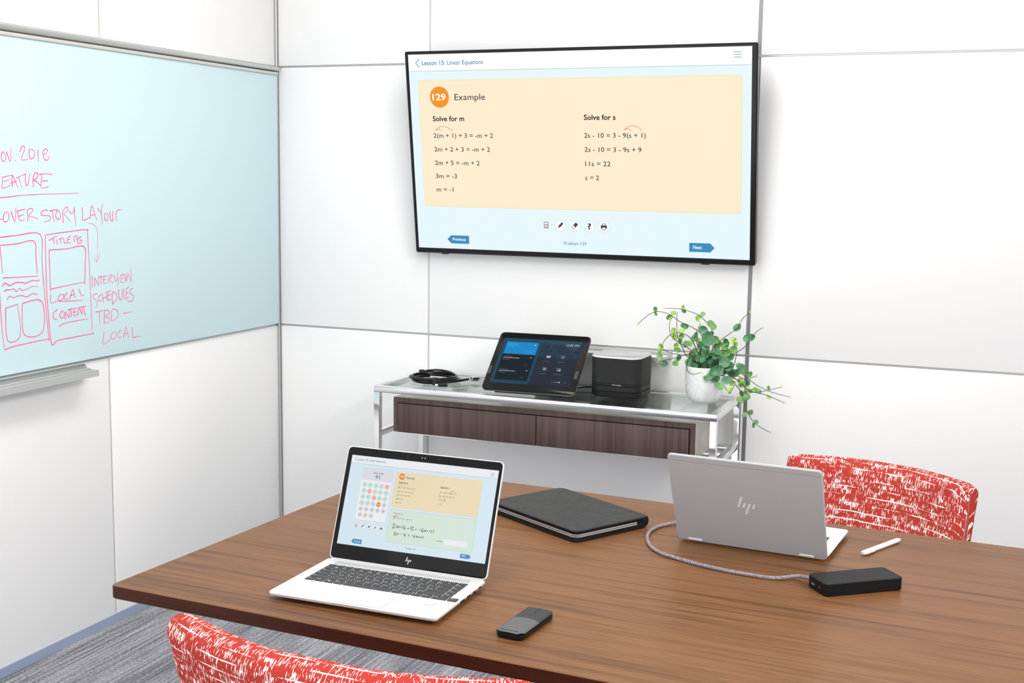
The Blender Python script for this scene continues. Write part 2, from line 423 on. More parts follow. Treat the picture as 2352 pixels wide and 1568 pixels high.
DATA = {
'tv_text': (('Lesson 15', -0.5562, -0.4714, 0.312, 'tb'), (': Linear Equations', -0.4695, -0.3225, 0.3117, 't'), ('Example', -0.4368, -0.3205, 0.1904, 'k'), ('Solve for m', -0.5253, -0.4035, 0.1181, 'kb'), ('2(m + 1) + 3 = -m + 2', -0.5254, -0.2966, 0.0597, 'k'), ('2m + 2 + 3 = -m + 2', -0.5251, -0.3103, 0.0117, 'k'), ('2m + 5 = -m + 2', -0.5254, -0.3521, -0.0362, 'k'), ('3m = -3', -0.5252, -0.4423, -0.0834, 'k'), ('m = -1', -0.5248, -0.458, -0.1313, 'k'), ('Solve for s', 0.0381, 0.1497, 0.1205, 'kb'), ('2s - 10 = 3 - 9(s + 1)', 0.0378, 0.2534, 0.0611, 'k'), ('2s - 10 = 3 - 9s + 9', 0.0382, 0.2381, 0.0136, 'k'), ('11s = 22', 0.0393, 0.1293, -0.0344, 'k'), ('s = 2', 0.0382, 0.088, -0.0819, 'k'), ('129', -0.5221, -0.4711, 0.1908, 'wb'), ('Previous', -0.4706, -0.4195, -0.308, 'wb'), ('Next', 0.4134, 0.4426, -0.3068, 'wb'), ('Problem 129', -0.0448, 0.037, -0.3086, 't')),
'lap_text': (('Lesson 15', 0.0251, 0.046, 0.1872, 'tb'), (': Linear Equations', 0.047, 0.0837, 0.1876, 't'), ('YOUR SCORE', 0.0617, 0.0833, 0.1651, 'k'), ('91', 0.0675, 0.0771, 0.1562, 'tb'), ('Example', 0.1318, 0.1491, 0.1629, 'k'), ('Solve for m', 0.1178, 0.1367, 0.1529, 'kb'), ('2(m + 1) + 3 = -m + 2', 0.1182, 0.1529, 0.1436, 'k'), ('2m + 2 + 3 = -m + 2', 0.1176, 0.1512, 0.1365, 'k'), ('2m + 5 = -m + 2', 0.1176, 0.1446, 0.1297, 'k'), ('3m = -3', 0.118, 0.1308, 0.1225, 'k'), ('m = -1', 0.1178, 0.1285, 0.1154, 'k'), ('Solve for s', 0.2036, 0.2211, 0.1526, 'kb'), ('2s - 10 = 3 - 9(s + 1)', 0.2039, 0.2366, 0.1436, 'k'), ('2s - 10 = 3 - 9s + 9', 0.2034, 0.2341, 0.1367, 'k'), ('11s = 22', 0.2036, 0.2179, 0.13, 'k'), ('s = 2', 0.2037, 0.2112, 0.1224, 'k'), ('129', 0.1185, 0.1266, 0.1642, 'wb'), ('Solve for m', 0.1176, 0.1365, 0.0955, 'g'), ('2(m - 8) + 12 = -6m + 11', 0.1181, 0.1578, 0.0868, 'g'), ('Answer', 0.2132, 0.2247, 0.0558, 'k'), ('Previous', 0.0462, 0.0593, 0.0353, 'wb'), ('Next', 0.2658, 0.2735, 0.0358, 'wb'), ('Problem 129', 0.1526, 0.1732, 0.035, 't')),
'lap_hand': (((0.1199, 0.0745), (0.1212, 0.0776), (0.1237, 0.0769), (0.1237, 0.0741), (0.1203, 0.0696), (0.1256, 0.0711)), ((0.1281, 0.0702), (0.1279, 0.0741), (0.1297, 0.0743), (0.1307, 0.0708), (0.131, 0.0742), (0.1331, 0.0741), (0.1348, 0.071)), ((0.1351, 0.073), (0.1376, 0.0736)), ((0.1396, 0.0776), (0.1396, 0.0706)), ((0.1455, 0.0772), (0.1431, 0.0731), (0.1441, 0.07), (0.1466, 0.0711), (0.1461, 0.073), (0.1437, 0.0721)), ((0.1506, 0.0724), (0.1535, 0.0726)), ((0.152, 0.0738), (0.152, 0.0709)), ((0.1571, 0.0764), (0.1572, 0.0704)), ((0.1589, 0.075), (0.1603, 0.0768), (0.162, 0.0759), (0.1591, 0.0706), (0.1636, 0.0711)), ((0.1665, 0.0731), (0.169, 0.0732)), ((0.1666, 0.0715), (0.1689, 0.0716)), ((0.1747, 0.0728), (0.1773, 0.0734)), ((0.1825, 0.0766), (0.1796, 0.0726), (0.1805, 0.0697), (0.1832, 0.0705), (0.1825, 0.0724), (0.1802, 0.0715)), ((0.1855, 0.07), (0.1854, 0.0732), (0.1871, 0.073), (0.1879, 0.0706), (0.1885, 0.0731), (0.1903, 0.073), (0.1917, 0.0707)), ((0.1945, 0.0727), (0.1972, 0.0729)), ((0.1957, 0.074), (0.1958, 0.0714)), ((0.1998, 0.0754), (0.1992, 0.0695)), ((0.2038, 0.0762), (0.2035, 0.0697)), ((0.125, 0.0603), (0.1264, 0.0624), (0.1281, 0.0615), (0.1256, 0.0574), (0.1299, 0.0579)), ((0.131, 0.0577), (0.1312, 0.0607), (0.1327, 0.0606), (0.1331, 0.0583), (0.1337, 0.0607), (0.1353, 0.0602)), ((0.1382, 0.0602), (0.1418, 0.0607)), ((0.1468, 0.0632), (0.1453, 0.0598), (0.1496, 0.06)), ((0.1485, 0.0618), (0.148, 0.0565)), ((0.1542, 0.0609), (0.157, 0.061)), ((0.1541, 0.0592), (0.157, 0.0592)), ((0.1607, 0.06), (0.1637, 0.0604)), ((0.1677, 0.0635), (0.1657, 0.0595), (0.1668, 0.0575), (0.1687, 0.0587), (0.1668, 0.0596)), ((0.1707, 0.0576), (0.1709, 0.0606), (0.1725, 0.0601), (0.1732, 0.0579), (0.1742, 0.0603), (0.1765, 0.058)), ((0.1776, 0.0598), (0.1801, 0.0597)), ((0.1786, 0.0609), (0.1788, 0.0583)), ((0.1818, 0.0622), (0.1819, 0.058)), ((0.185, 0.0626), (0.1852, 0.0578))),
'braid': ((2.0234, -1.6213), (2.0074, -1.6359), (1.9908, -1.6686), (1.9871, -1.7123), (1.9948, -1.7527), (2.0135, -1.7996), (2.0431, -1.8362), (2.0787, -1.8563), (2.1261, -1.8759), (2.1796, -1.8915), (2.23, -1.8991), (2.2779, -1.8991), (2.3151, -1.8849), (2.3349, -1.8704)),
'ink': {
  'date': (((-1.4125, 1.5147), (-1.418, 1.5043), (-1.4178, 1.4921), (-1.4113, 1.4871), (-1.405, 1.4913), (-1.4022, 1.5026), (-1.4073, 1.5107), (-1.4113, 1.5127)), ((-1.3993, 1.515), (-1.3851, 1.4865), (-1.3815, 1.5268)), ((-1.3672, 1.4913), (-1.3657, 1.4884)), ((-1.3484, 1.5152), (-1.3406, 1.5289), (-1.332, 1.5312), (-1.3285, 1.5271), (-1.3312, 1.5187), (-1.3439, 1.4934), (-1.3152, 1.4949)), ((-1.3114, 1.5244), (-1.3129, 1.5107), (-1.3092, 1.4982), (-1.3021, 1.4962), (-1.2945, 1.5027), (-1.291, 1.5133), (-1.2965, 1.5206), (-1.3079, 1.5245)), ((-1.2765, 1.5232), (-1.2782, 1.5073), (-1.2771, 1.4882)), ((-1.2374, 1.521), (-1.2446, 1.5255), (-1.2553, 1.5205), (-1.2592, 1.514), (-1.2544, 1.5095), (-1.2437, 1.5144), (-1.238, 1.5214)), ((-1.2544, 1.5088), (-1.2558, 1.4992), (-1.2478, 1.4929), (-1.2387, 1.4948), (-1.2329, 1.5018), (-1.2351, 1.5071))),
  'feature': (((-1.4378, 1.4505), (-1.4247, 1.4514)), ((-1.4169, 1.4429), (-1.4185, 1.4285), (-1.4186, 1.4124), (-1.3871, 1.4212)), ((-1.4164, 1.4429), (-1.3814, 1.4497)), ((-1.4143, 1.4309), (-1.3905, 1.4368)), ((-1.3813, 1.416), (-1.3825, 1.4306), (-1.3801, 1.4493), (-1.3723, 1.4368), (-1.3609, 1.4128)), ((-1.3874, 1.426), (-1.3641, 1.4331)), ((-1.3651, 1.441), (-1.3288, 1.4538)), ((-1.3546, 1.4411), (-1.3516, 1.4285), (-1.3458, 1.4138)), ((-1.3288, 1.4538), (-1.3311, 1.4369), (-1.329, 1.4222), (-1.3248, 1.4197), (-1.3185, 1.4306), (-1.312, 1.4556)), ((-1.3004, 1.4147), (-1.3016, 1.4328), (-1.2972, 1.4498), (-1.2881, 1.4566), (-1.2809, 1.453), (-1.2859, 1.4413), (-1.2979, 1.4349), (-1.2864, 1.4307), (-1.2722, 1.42)), ((-1.2654, 1.4499), (-1.2687, 1.4307), (-1.2681, 1.4132), (-1.2395, 1.4167)), ((-1.2765, 1.452), (-1.2497, 1.4537), (-1.2221, 1.4519)), ((-1.2657, 1.4324), (-1.2417, 1.434)), ((-1.4413, 1.3863), (-1.4028, 1.3877), (-1.3463, 1.3924), (-1.2586, 1.3946), (-1.113, 1.3964))),
  'cover': (((-1.4326, 1.3463), (-1.4413, 1.3362), (-1.4337, 1.3257), (-1.4231, 1.3285)), ((-1.4134, 1.3459), (-1.4196, 1.3336), (-1.4188, 1.3211), (-1.4121, 1.3178), (-1.4035, 1.3228), (-1.3987, 1.3351), (-1.4024, 1.3446), (-1.4119, 1.3469)), ((-1.3905, 1.3474), (-1.3773, 1.3168), (-1.3714, 1.3586)), ((-1.3656, 1.3501), (-1.3636, 1.3343), (-1.3599, 1.3237), (-1.353, 1.3193), (-1.3399, 1.3242)), ((-1.3657, 1.348), (-1.3398, 1.3523), (-1.3356, 1.3516)), ((-1.3652, 1.3312), (-1.3435, 1.338)), ((-1.3287, 1.3175), (-1.3264, 1.3334), (-1.3285, 1.3483), (-1.3196, 1.3534), (-1.3079, 1.3538), (-1.3068, 1.3468), (-1.3235, 1.3333), (-1.3063, 1.3297), (-1.2866, 1.3238)), ((-1.2461, 1.3455), (-1.2549, 1.3489), (-1.2701, 1.3449), (-1.275, 1.3364), (-1.2647, 1.333), (-1.2438, 1.3314), (-1.2349, 1.3268), (-1.2414, 1.3183), (-1.2627, 1.3141)), ((-1.2407, 1.3454), (-1.2064, 1.3491)), ((-1.2279, 1.3473), (-1.2257, 1.3288), (-1.221, 1.3129)), ((-1.208, 1.3469), (-1.2148, 1.3329), (-1.2108, 1.3218), (-1.2016, 1.3205), (-1.1951, 1.328), (-1.1961, 1.339), (-1.208, 1.3469)), ((-1.1851, 1.309), (-1.1843, 1.3255), (-1.1851, 1.341), (-1.1752, 1.3529), (-1.1657, 1.356), (-1.1629, 1.3493), (-1.1792, 1.3342), (-1.1702, 1.3274), (-1.1552, 1.3119)), ((-1.1584, 1.3448), (-1.1477, 1.3357), (-1.1378, 1.3444), (-1.1356, 1.3566)), ((-1.1357, 1.3555), (-1.1339, 1.3265), (-1.1305, 1.2963)), ((-1.1011, 1.3537), (-1.0998, 1.3324), (-1.1, 1.314), (-1.0676, 1.3226)), ((-1.0671, 1.3192), (-1.0652, 1.3384), (-1.0594, 1.3575), (-1.0501, 1.3426), (-1.0381, 1.3138)), ((-1.064, 1.3293), (-1.044, 1.33)), ((-1.0338, 1.3503), (-1.0138, 1.3315)), ((-1.0091, 1.3613), (-1.0167, 1.3419), (-1.0143, 1.3189), (-1.0136, 1.2978)), ((-0.9983, 1.3346), (-1.0024, 1.3209), (-0.9977, 1.3111), (-0.9891, 1.3125), (-0.9851, 1.3251), (-0.9932, 1.3357)), ((-0.9776, 1.3388), (-0.9766, 1.3226), (-0.9703, 1.3081), (-0.9639, 1.313), (-0.9638, 1.3404)), ((-0.9465, 1.337), (-0.9489, 1.3219), (-0.946, 1.3074)), ((-0.9465, 1.337), (-0.934, 1.343), (-0.9199, 1.3435))),
  'arrow': (((-1.0774, 1.3045), (-1.0553, 1.3011), (-1.0385, 1.2862), (-1.0362, 1.2586), (-1.039, 1.2174), (-1.043, 1.1849)), ((-1.0539, 1.1993), (-1.0426, 1.1838), (-1.0276, 1.2134))),
  'left_page': (((-1.4528, 1.2749), (-1.3736, 1.2787), (-1.2801, 1.2783), (-1.2775, 1.197), (-1.2712, 1.0984), (-1.2599, 0.9617)), ((-1.435, 0.9571), (-1.3945, 0.9633), (-1.2618, 0.9686)), ((-1.4449, 1.1193), (-1.4421, 1.0183), (-1.4351, 0.9555)), ((-1.4356, 1.2537), (-1.3749, 1.255), (-1.3063, 1.26), (-1.3011, 1.2146), (-1.2978, 1.1658)), ((-1.4365, 1.2516), (-1.4316, 1.1748)), ((-1.431, 1.1616), (-1.2952, 1.1575)), ((-1.4348, 1.1374), (-1.4248, 1.1467), (-1.4146, 1.1421), (-1.4064, 1.1383), (-1.3849, 1.1446), (-1.3593, 1.1437), (-1.3466, 1.1402), (-1.32, 1.1463), (-1.3025, 1.144), (-1.29, 1.1451)), ((-1.4282, 1.1227), (-1.4196, 1.1267), (-1.4029, 1.126), (-1.3901, 1.1275), (-1.3821, 1.1189), (-1.3688, 1.1275), (-1.3563, 1.12), (-1.321, 1.1285), (-1.2945, 1.1271)), ((-1.419, 1.0982), (-1.408, 1.1084), (-1.3957, 1.1019), (-1.3828, 1.1053), (-1.3613, 1.106), (-1.3443, 1.1007), (-1.3176, 1.1088), (-1.3089, 1.1049), (-1.2991, 1.1057)), ((-1.4257, 1.0751), (-1.4231, 0.9828), (-1.3738, 0.9914), (-1.3797, 1.082)), ((-1.4257, 1.0751), (-1.3797, 1.0826)), ((-1.3603, 1.0835), (-1.2842, 1.0825), (-1.2842, 0.9927), (-1.3586, 0.9923), (-1.3612, 1.0835))),
  'right_page': (((-1.2601, 1.2759), (-1.1724, 1.2815), (-1.0857, 1.2851), (-1.0815, 1.2707), (-1.077, 1.1509), (-1.0736, 0.9744)), ((-1.2602, 1.2749), (-1.2628, 1.1306), (-1.2587, 1.0313), (-1.2498, 0.9512), (-1.2254, 0.9593), (-1.1687, 0.9611), (-1.0655, 0.963)), ((-1.2474, 1.2591), (-1.2139, 1.2708)), ((-1.2288, 1.2665), (-1.2251, 1.2482)), ((-1.2139, 1.2609), (-1.2123, 1.246)), ((-1.213, 1.2698), (-1.2122, 1.2684)), ((-1.199, 1.2619), (-1.1951, 1.2469)), ((-1.2061, 1.2606), (-1.1873, 1.2648)), ((-1.1849, 1.2647), (-1.1824, 1.2486), (-1.1715, 1.2502)), ((-1.154, 1.2701), (-1.1686, 1.2623), (-1.1683, 1.249), (-1.155, 1.2501)), ((-1.1679, 1.2573), (-1.1569, 1.2602)), ((-1.1397, 1.2511), (-1.1409, 1.2646), (-1.1302, 1.2675), (-1.1258, 1.2606), (-1.1356, 1.256)), ((-1.1086, 1.265), (-1.1234, 1.2588), (-1.1264, 1.2471), (-1.1119, 1.2465), (-1.1076, 1.2548), (-1.1188, 1.2536)), ((-1.098, 1.253), (-1.0961, 1.2519)), ((-1.2465, 1.2312), (-1.1748, 1.231), (-1.0979, 1.234), (-1.0966, 1.1761), (-1.1006, 1.12)), ((-1.2465, 1.2312), (-1.2473, 1.1689), (-1.2472, 1.107)), ((-1.2454, 1.1151), (-1.199, 1.1191), (-1.0989, 1.1257)), ((-1.2462, 1.0996), (-1.2465, 1.0748), (-1.2195, 1.0791)), ((-1.2071, 1.0964), (-1.217, 1.0839), (-1.208, 1.0781), (-1.1936, 1.0852), (-1.1954, 1.0954), (-1.2071, 1.0964)), ((-1.1764, 1.0989), (-1.1886, 1.0915), (-1.1868, 1.0796), (-1.1701, 1.0815)), ((-1.1678, 1.0796), (-1.1599, 1.0958), (-1.1522, 1.107), (-1.1438, 1.0809)), ((-1.1626, 1.0893), (-1.1472, 1.0914)), ((-1.1257, 1.1066), (-1.1169, 1.0854), (-1.1046, 1.0878)), ((-1.2173, 1.0766), (-1.1729, 1.0733), (-1.1078, 1.071)), ((-1.2208, 1.0525), (-1.2351, 1.0456), (-1.2403, 1.0328), (-1.2316, 1.0226), (-1.2245, 1.0245)), ((-1.2048, 1.046), (-1.2125, 1.0333), (-1.2036, 1.0241), (-1.1937, 1.0331), (-1.1978, 1.0453), (-1.2048, 1.046)), ((-1.1897, 1.0193), (-1.1876, 1.0426), (-1.1729, 1.0226), (-1.1704, 1.0461)), ((-1.1789, 1.0469), (-1.1549, 1.0497)), ((-1.1646, 1.0472), (-1.1633, 1.0234)), ((-1.1512, 1.0476), (-1.1535, 1.0275), (-1.1366, 1.0292)), ((-1.1512, 1.0476), (-1.138, 1.0498)), ((-1.1516, 1.0375), (-1.141, 1.0381)), ((-1.1343, 1.0256), (-1.1297, 1.0507), (-1.1172, 1.0273), (-1.117, 1.0513)), ((-1.1234, 1.0501), (-1.0974, 1.0512)), ((-1.1088, 1.0505), (-1.1028, 1.0207)), ((-1.2187, 1.0005), (-1.1854, 1.0087), (-1.0933, 1.0111))),
  'interview': (((-1.0675, 1.1416), (-1.0666, 1.1061)), ((-1.0565, 1.108), (-1.0553, 1.1356), (-1.0388, 1.1101), (-1.0385, 1.1379)), ((-1.0376, 1.1361), (-1.0146, 1.138)), ((-1.0274, 1.1371), (-1.0275, 1.1128)), ((-1.0132, 1.1361), (-1.0156, 1.1154), (-0.9975, 1.1175)), ((-1.0132, 1.1361), (-0.9992, 1.1386)), ((-1.0136, 1.1257), (-1.0023, 1.1277)), ((-0.9925, 1.1136), (-0.9906, 1.1345), (-0.9785, 1.139), (-0.9762, 1.1318), (-0.9894, 1.1257), (-0.9691, 1.1136)), ((-0.968, 1.14), (-0.9585, 1.1164), (-0.9467, 1.1456)), ((-0.9475, 1.128), (-0.9458, 1.1048)), ((-0.9444, 1.1504), (-0.9434, 1.149)), ((-0.9179, 1.1366), (-0.9367, 1.1325), (-0.9349, 1.1129), (-0.9162, 1.1133)), ((-0.9344, 1.1242), (-0.9194, 1.126)), ((-0.9151, 1.14), (-0.9081, 1.1127), (-0.9006, 1.139), (-0.8838, 1.1109), (-0.886, 1.1516)), ((-1.045, 1.0846), (-1.0601, 1.0841), (-1.0655, 1.0742), (-1.0509, 1.0642), (-1.0474, 1.0518), (-1.0569, 1.0422)), ((-1.0299, 1.0816), (-1.0404, 1.0738), (-1.0399, 1.0615), (-1.0256, 1.0638)), ((-1.0246, 1.0846), (-1.0183, 1.0544)), ((-1.0039, 1.0899), (-1.0027, 1.0582)), ((-1.0202, 1.0685), (-1.0021, 1.0722)), ((-0.9963, 1.0876), (-0.9974, 1.0613), (-0.9817, 1.0635)), ((-0.9963, 1.0876), (-0.9832, 1.09)), ((-0.9968, 1.0753), (-0.9837, 1.0777)), ((-0.9773, 1.0454), (-0.9756, 1.0841), (-0.9576, 1.0756), (-0.9556, 1.0612), (-0.9773, 1.0454)), ((-0.9464, 1.0906), (-0.9449, 1.0638), (-0.9345, 1.0576), (-0.9278, 1.0909)), ((-0.9224, 1.0923), (-0.9211, 1.06), (-0.913, 1.0611)), ((-0.9091, 1.0895), (-0.9113, 1.0627), (-0.8967, 1.0633)), ((-0.9091, 1.0895), (-0.8953, 1.0956)), ((-0.9097, 1.0752), (-0.8988, 1.0778)), ((-0.8766, 1.0887), (-0.8904, 1.0844), (-0.8908, 1.0736), (-0.8775, 1.0653), (-0.8781, 1.0508), (-0.8973, 1.0471), (-0.9051, 1.055)), ((-1.0566, 1.0283), (-1.0142, 1.0305)), ((-1.0399, 1.0284), (-1.0377, 0.9862)), ((-1.0186, 0.9894), (-1.0143, 1.0277), (-0.9989, 1.028), (-0.9941, 1.0187), (-1.0125, 1.0099), (-0.9922, 1.0026), (-0.9952, 0.9923), (-1.0211, 0.9897)), ((-0.9848, 0.993), (-0.9806, 1.028), (-0.9597, 1.026), (-0.9498, 1.0108), (-0.9609, 0.9994), (-0.9822, 0.9927)), ((-0.9284, 1.0115), (-0.8851, 1.0134)), ((-1.0197, 0.9631), (-1.0266, 0.9241), (-0.9898, 0.9367)), ((-0.9785, 0.9567), (-0.9894, 0.9455), (-0.9846, 0.9361), (-0.9688, 0.9378), (-0.9629, 0.9514), (-0.9758, 0.9582)), ((-0.9413, 0.9598), (-0.955, 0.9505), (-0.9529, 0.9367), (-0.9369, 0.9377)), ((-0.929, 0.9332), (-0.9169, 0.9661), (-0.9048, 0.9304)), ((-0.9258, 0.9454), (-0.9096, 0.9454)), ((-0.8871, 0.9629), (-0.883, 0.9296), (-0.8609, 0.9307), (-0.8444, 0.9263)))},
'vines': (((1.7471, -0.2018, 0.8786), (1.7514, -0.2105, 0.9164), (1.7452, -0.2193, 0.9425), (1.7316, -0.228, 0.9751), (1.7002, -0.2367, 0.9959), (1.6727, -0.2454, 1.0078), (1.645, -0.2542, 1.0269), (1.6246, -0.2618, 1.0374), (1.5969, -0.2618, 1.0402), (1.5731, -0.2618, 1.0309), (1.5513, -0.2618, 1.0134), (1.5356, -0.2618, 0.9979)), ((1.758, -0.2018, 0.8794), (1.7665, -0.1898, 0.9221), (1.7626, -0.1778, 0.9532), (1.7533, -0.1658, 0.9841), (1.7275, -0.1538, 1.0087), (1.7018, -0.1418, 1.0244), (1.6604, -0.1418, 1.0369), (1.6302, -0.1418, 1.04), (1.5925, -0.1418, 1.0395)), ((1.7326, -0.2018, 0.8739), (1.6859, -0.2098, 0.8937), (1.6761, -0.2178, 0.916), (1.6663, -0.2258, 0.9382), (1.6577, -0.2318, 0.9674), (1.6542, -0.2318, 1.018), (1.6554, -0.2318, 1.0361)), ((1.7399, -0.2018, 0.8744), (1.6911, -0.1885, 0.9133), (1.6575, -0.1751, 0.9278), (1.6234, -0.1618, 0.9463), (1.6106, -0.1518, 0.9703), (1.6116, -0.1518, 0.9963), (1.6187, -0.1518, 1.0115)), ((1.7398, -0.2018, 0.8781), (1.7162, -0.2178, 0.9259), (1.7084, -0.2338, 0.9491), (1.6934, -0.2498, 0.9681), (1.668, -0.2658, 0.9755), (1.6468, -0.2818, 0.9688), (1.6291, -0.2818, 0.9497), (1.6222, -0.2818, 0.9349), (1.6155, -0.2818, 0.9128)), ((1.7435, -0.2018, 0.8747), (1.6963, -0.1762, 0.89), (1.6601, -0.1506, 0.8879), (1.6157, -0.125, 0.8872), (1.5898, -0.1218, 0.8944), (1.5763, -0.1218, 0.8973)), ((1.7252, -0.2018, 0.8734), (1.6997, -0.2218, 0.9017), (1.6646, -0.2418, 0.8928), (1.6232, -0.2518, 0.8803), (1.616, -0.2518, 0.8761)), ((1.7509, -0.2018, 0.8752), (1.7605, -0.1858, 0.9103), (1.7743, -0.1698, 0.9347), (1.7956, -0.1538, 0.9561), (1.8276, -0.1378, 0.9818), (1.8367, -0.1318, 0.9963), (1.8503, -0.1318, 1.0207), (1.8695, -0.1318, 1.0382)), ((1.7581, -0.2018, 0.8757), (1.7818, -0.1972, 0.8986), (1.8276, -0.1927, 0.9066), (1.8584, -0.1881, 0.9243), (1.8782, -0.1835, 0.9431), (1.8913, -0.1818, 0.9653), (1.9048, -0.1818, 0.9841), (1.9219, -0.1818, 0.9977)), ((1.7252, -0.2018, 0.8734), (1.6987, -0.2306, 0.8864), (1.6993, -0.2594, 0.8649), (1.7141, -0.2882, 0.8538), (1.7332, -0.2918, 0.8497), (1.7527, -0.2918, 0.8572)), ((1.7581, -0.2018, 0.8757), (1.7822, -0.1958, 0.8802), (1.8178, -0.1898, 0.8638), (1.8532, -0.1838, 0.8509), (1.8816, -0.1778, 0.8304), (1.91, -0.1718, 0.8098), (1.9463, -0.1718, 0.7945), (1.9786, -0.1718, 0.7862), (2.0142, -0.1718, 0.78)), ((1.7509, -0.2018, 0.8752), (1.7585, -0.2178, 0.867), (1.781, -0.2338, 0.8492), (1.8135, -0.2498, 0.8449), (1.8635, -0.2658, 0.8384), (1.8886, -0.2818, 0.8214), (1.9192, -0.2918, 0.8077), (1.9646, -0.2918, 0.8007), (1.9961, -0.2918, 0.7892), (2.017, -0.2918, 0.7822)), ((1.7618, -0.2018, 0.876), (1.8031, -0.2058, 0.8649), (1.8417, -0.2098, 0.8212), (1.8727, -0.2138, 0.7844), (1.8858, -0.2178, 0.7463), (1.8984, -0.2218, 0.7191), (1.9171, -0.2218, 0.6954), (1.9462, -0.2218, 0.6782), (1.9678, -0.2218, 0.6693)), ((1.7546, -0.2018, 0.8718), (1.7694, -0.2311, 0.8516), (1.7986, -0.2605, 0.8291), (1.8268, -0.2898, 0.8214), (1.8463, -0.3118, 0.8051), (1.8552, -0.3118, 0.8022), (1.8665, -0.3118, 0.8279)), ((1.7509, -0.2018, 0.8752), (1.7281, -0.1898, 0.9196), (1.7101, -0.1778, 0.9316), (1.7039, -0.1718, 0.9598), (1.7174, -0.1718, 0.9972)), ((1.7581, -0.2018, 0.8757), (1.8361, -0.2258, 0.8701), (1.8541, -0.2498, 0.9033), (1.8591, -0.2618, 0.9301), (1.8473, -0.2618, 0.9612)), ((1.7656, -0.2018, 0.8726), (1.8277, -0.1818, 0.8451), (1.8788, -0.1618, 0.8205), (1.8838, -0.1518, 0.8267), (1.9015, -0.1518, 0.8353)), ((1.7656, -0.2018, 0.8726), (1.8239, -0.2151, 0.846), (1.8743, -0.2285, 0.8193), (1.9027, -0.2418, 0.7985), (1.9396, -0.2518, 0.803), (1.9707, -0.2518, 0.8126), (1.9981, -0.2518, 0.8218))),
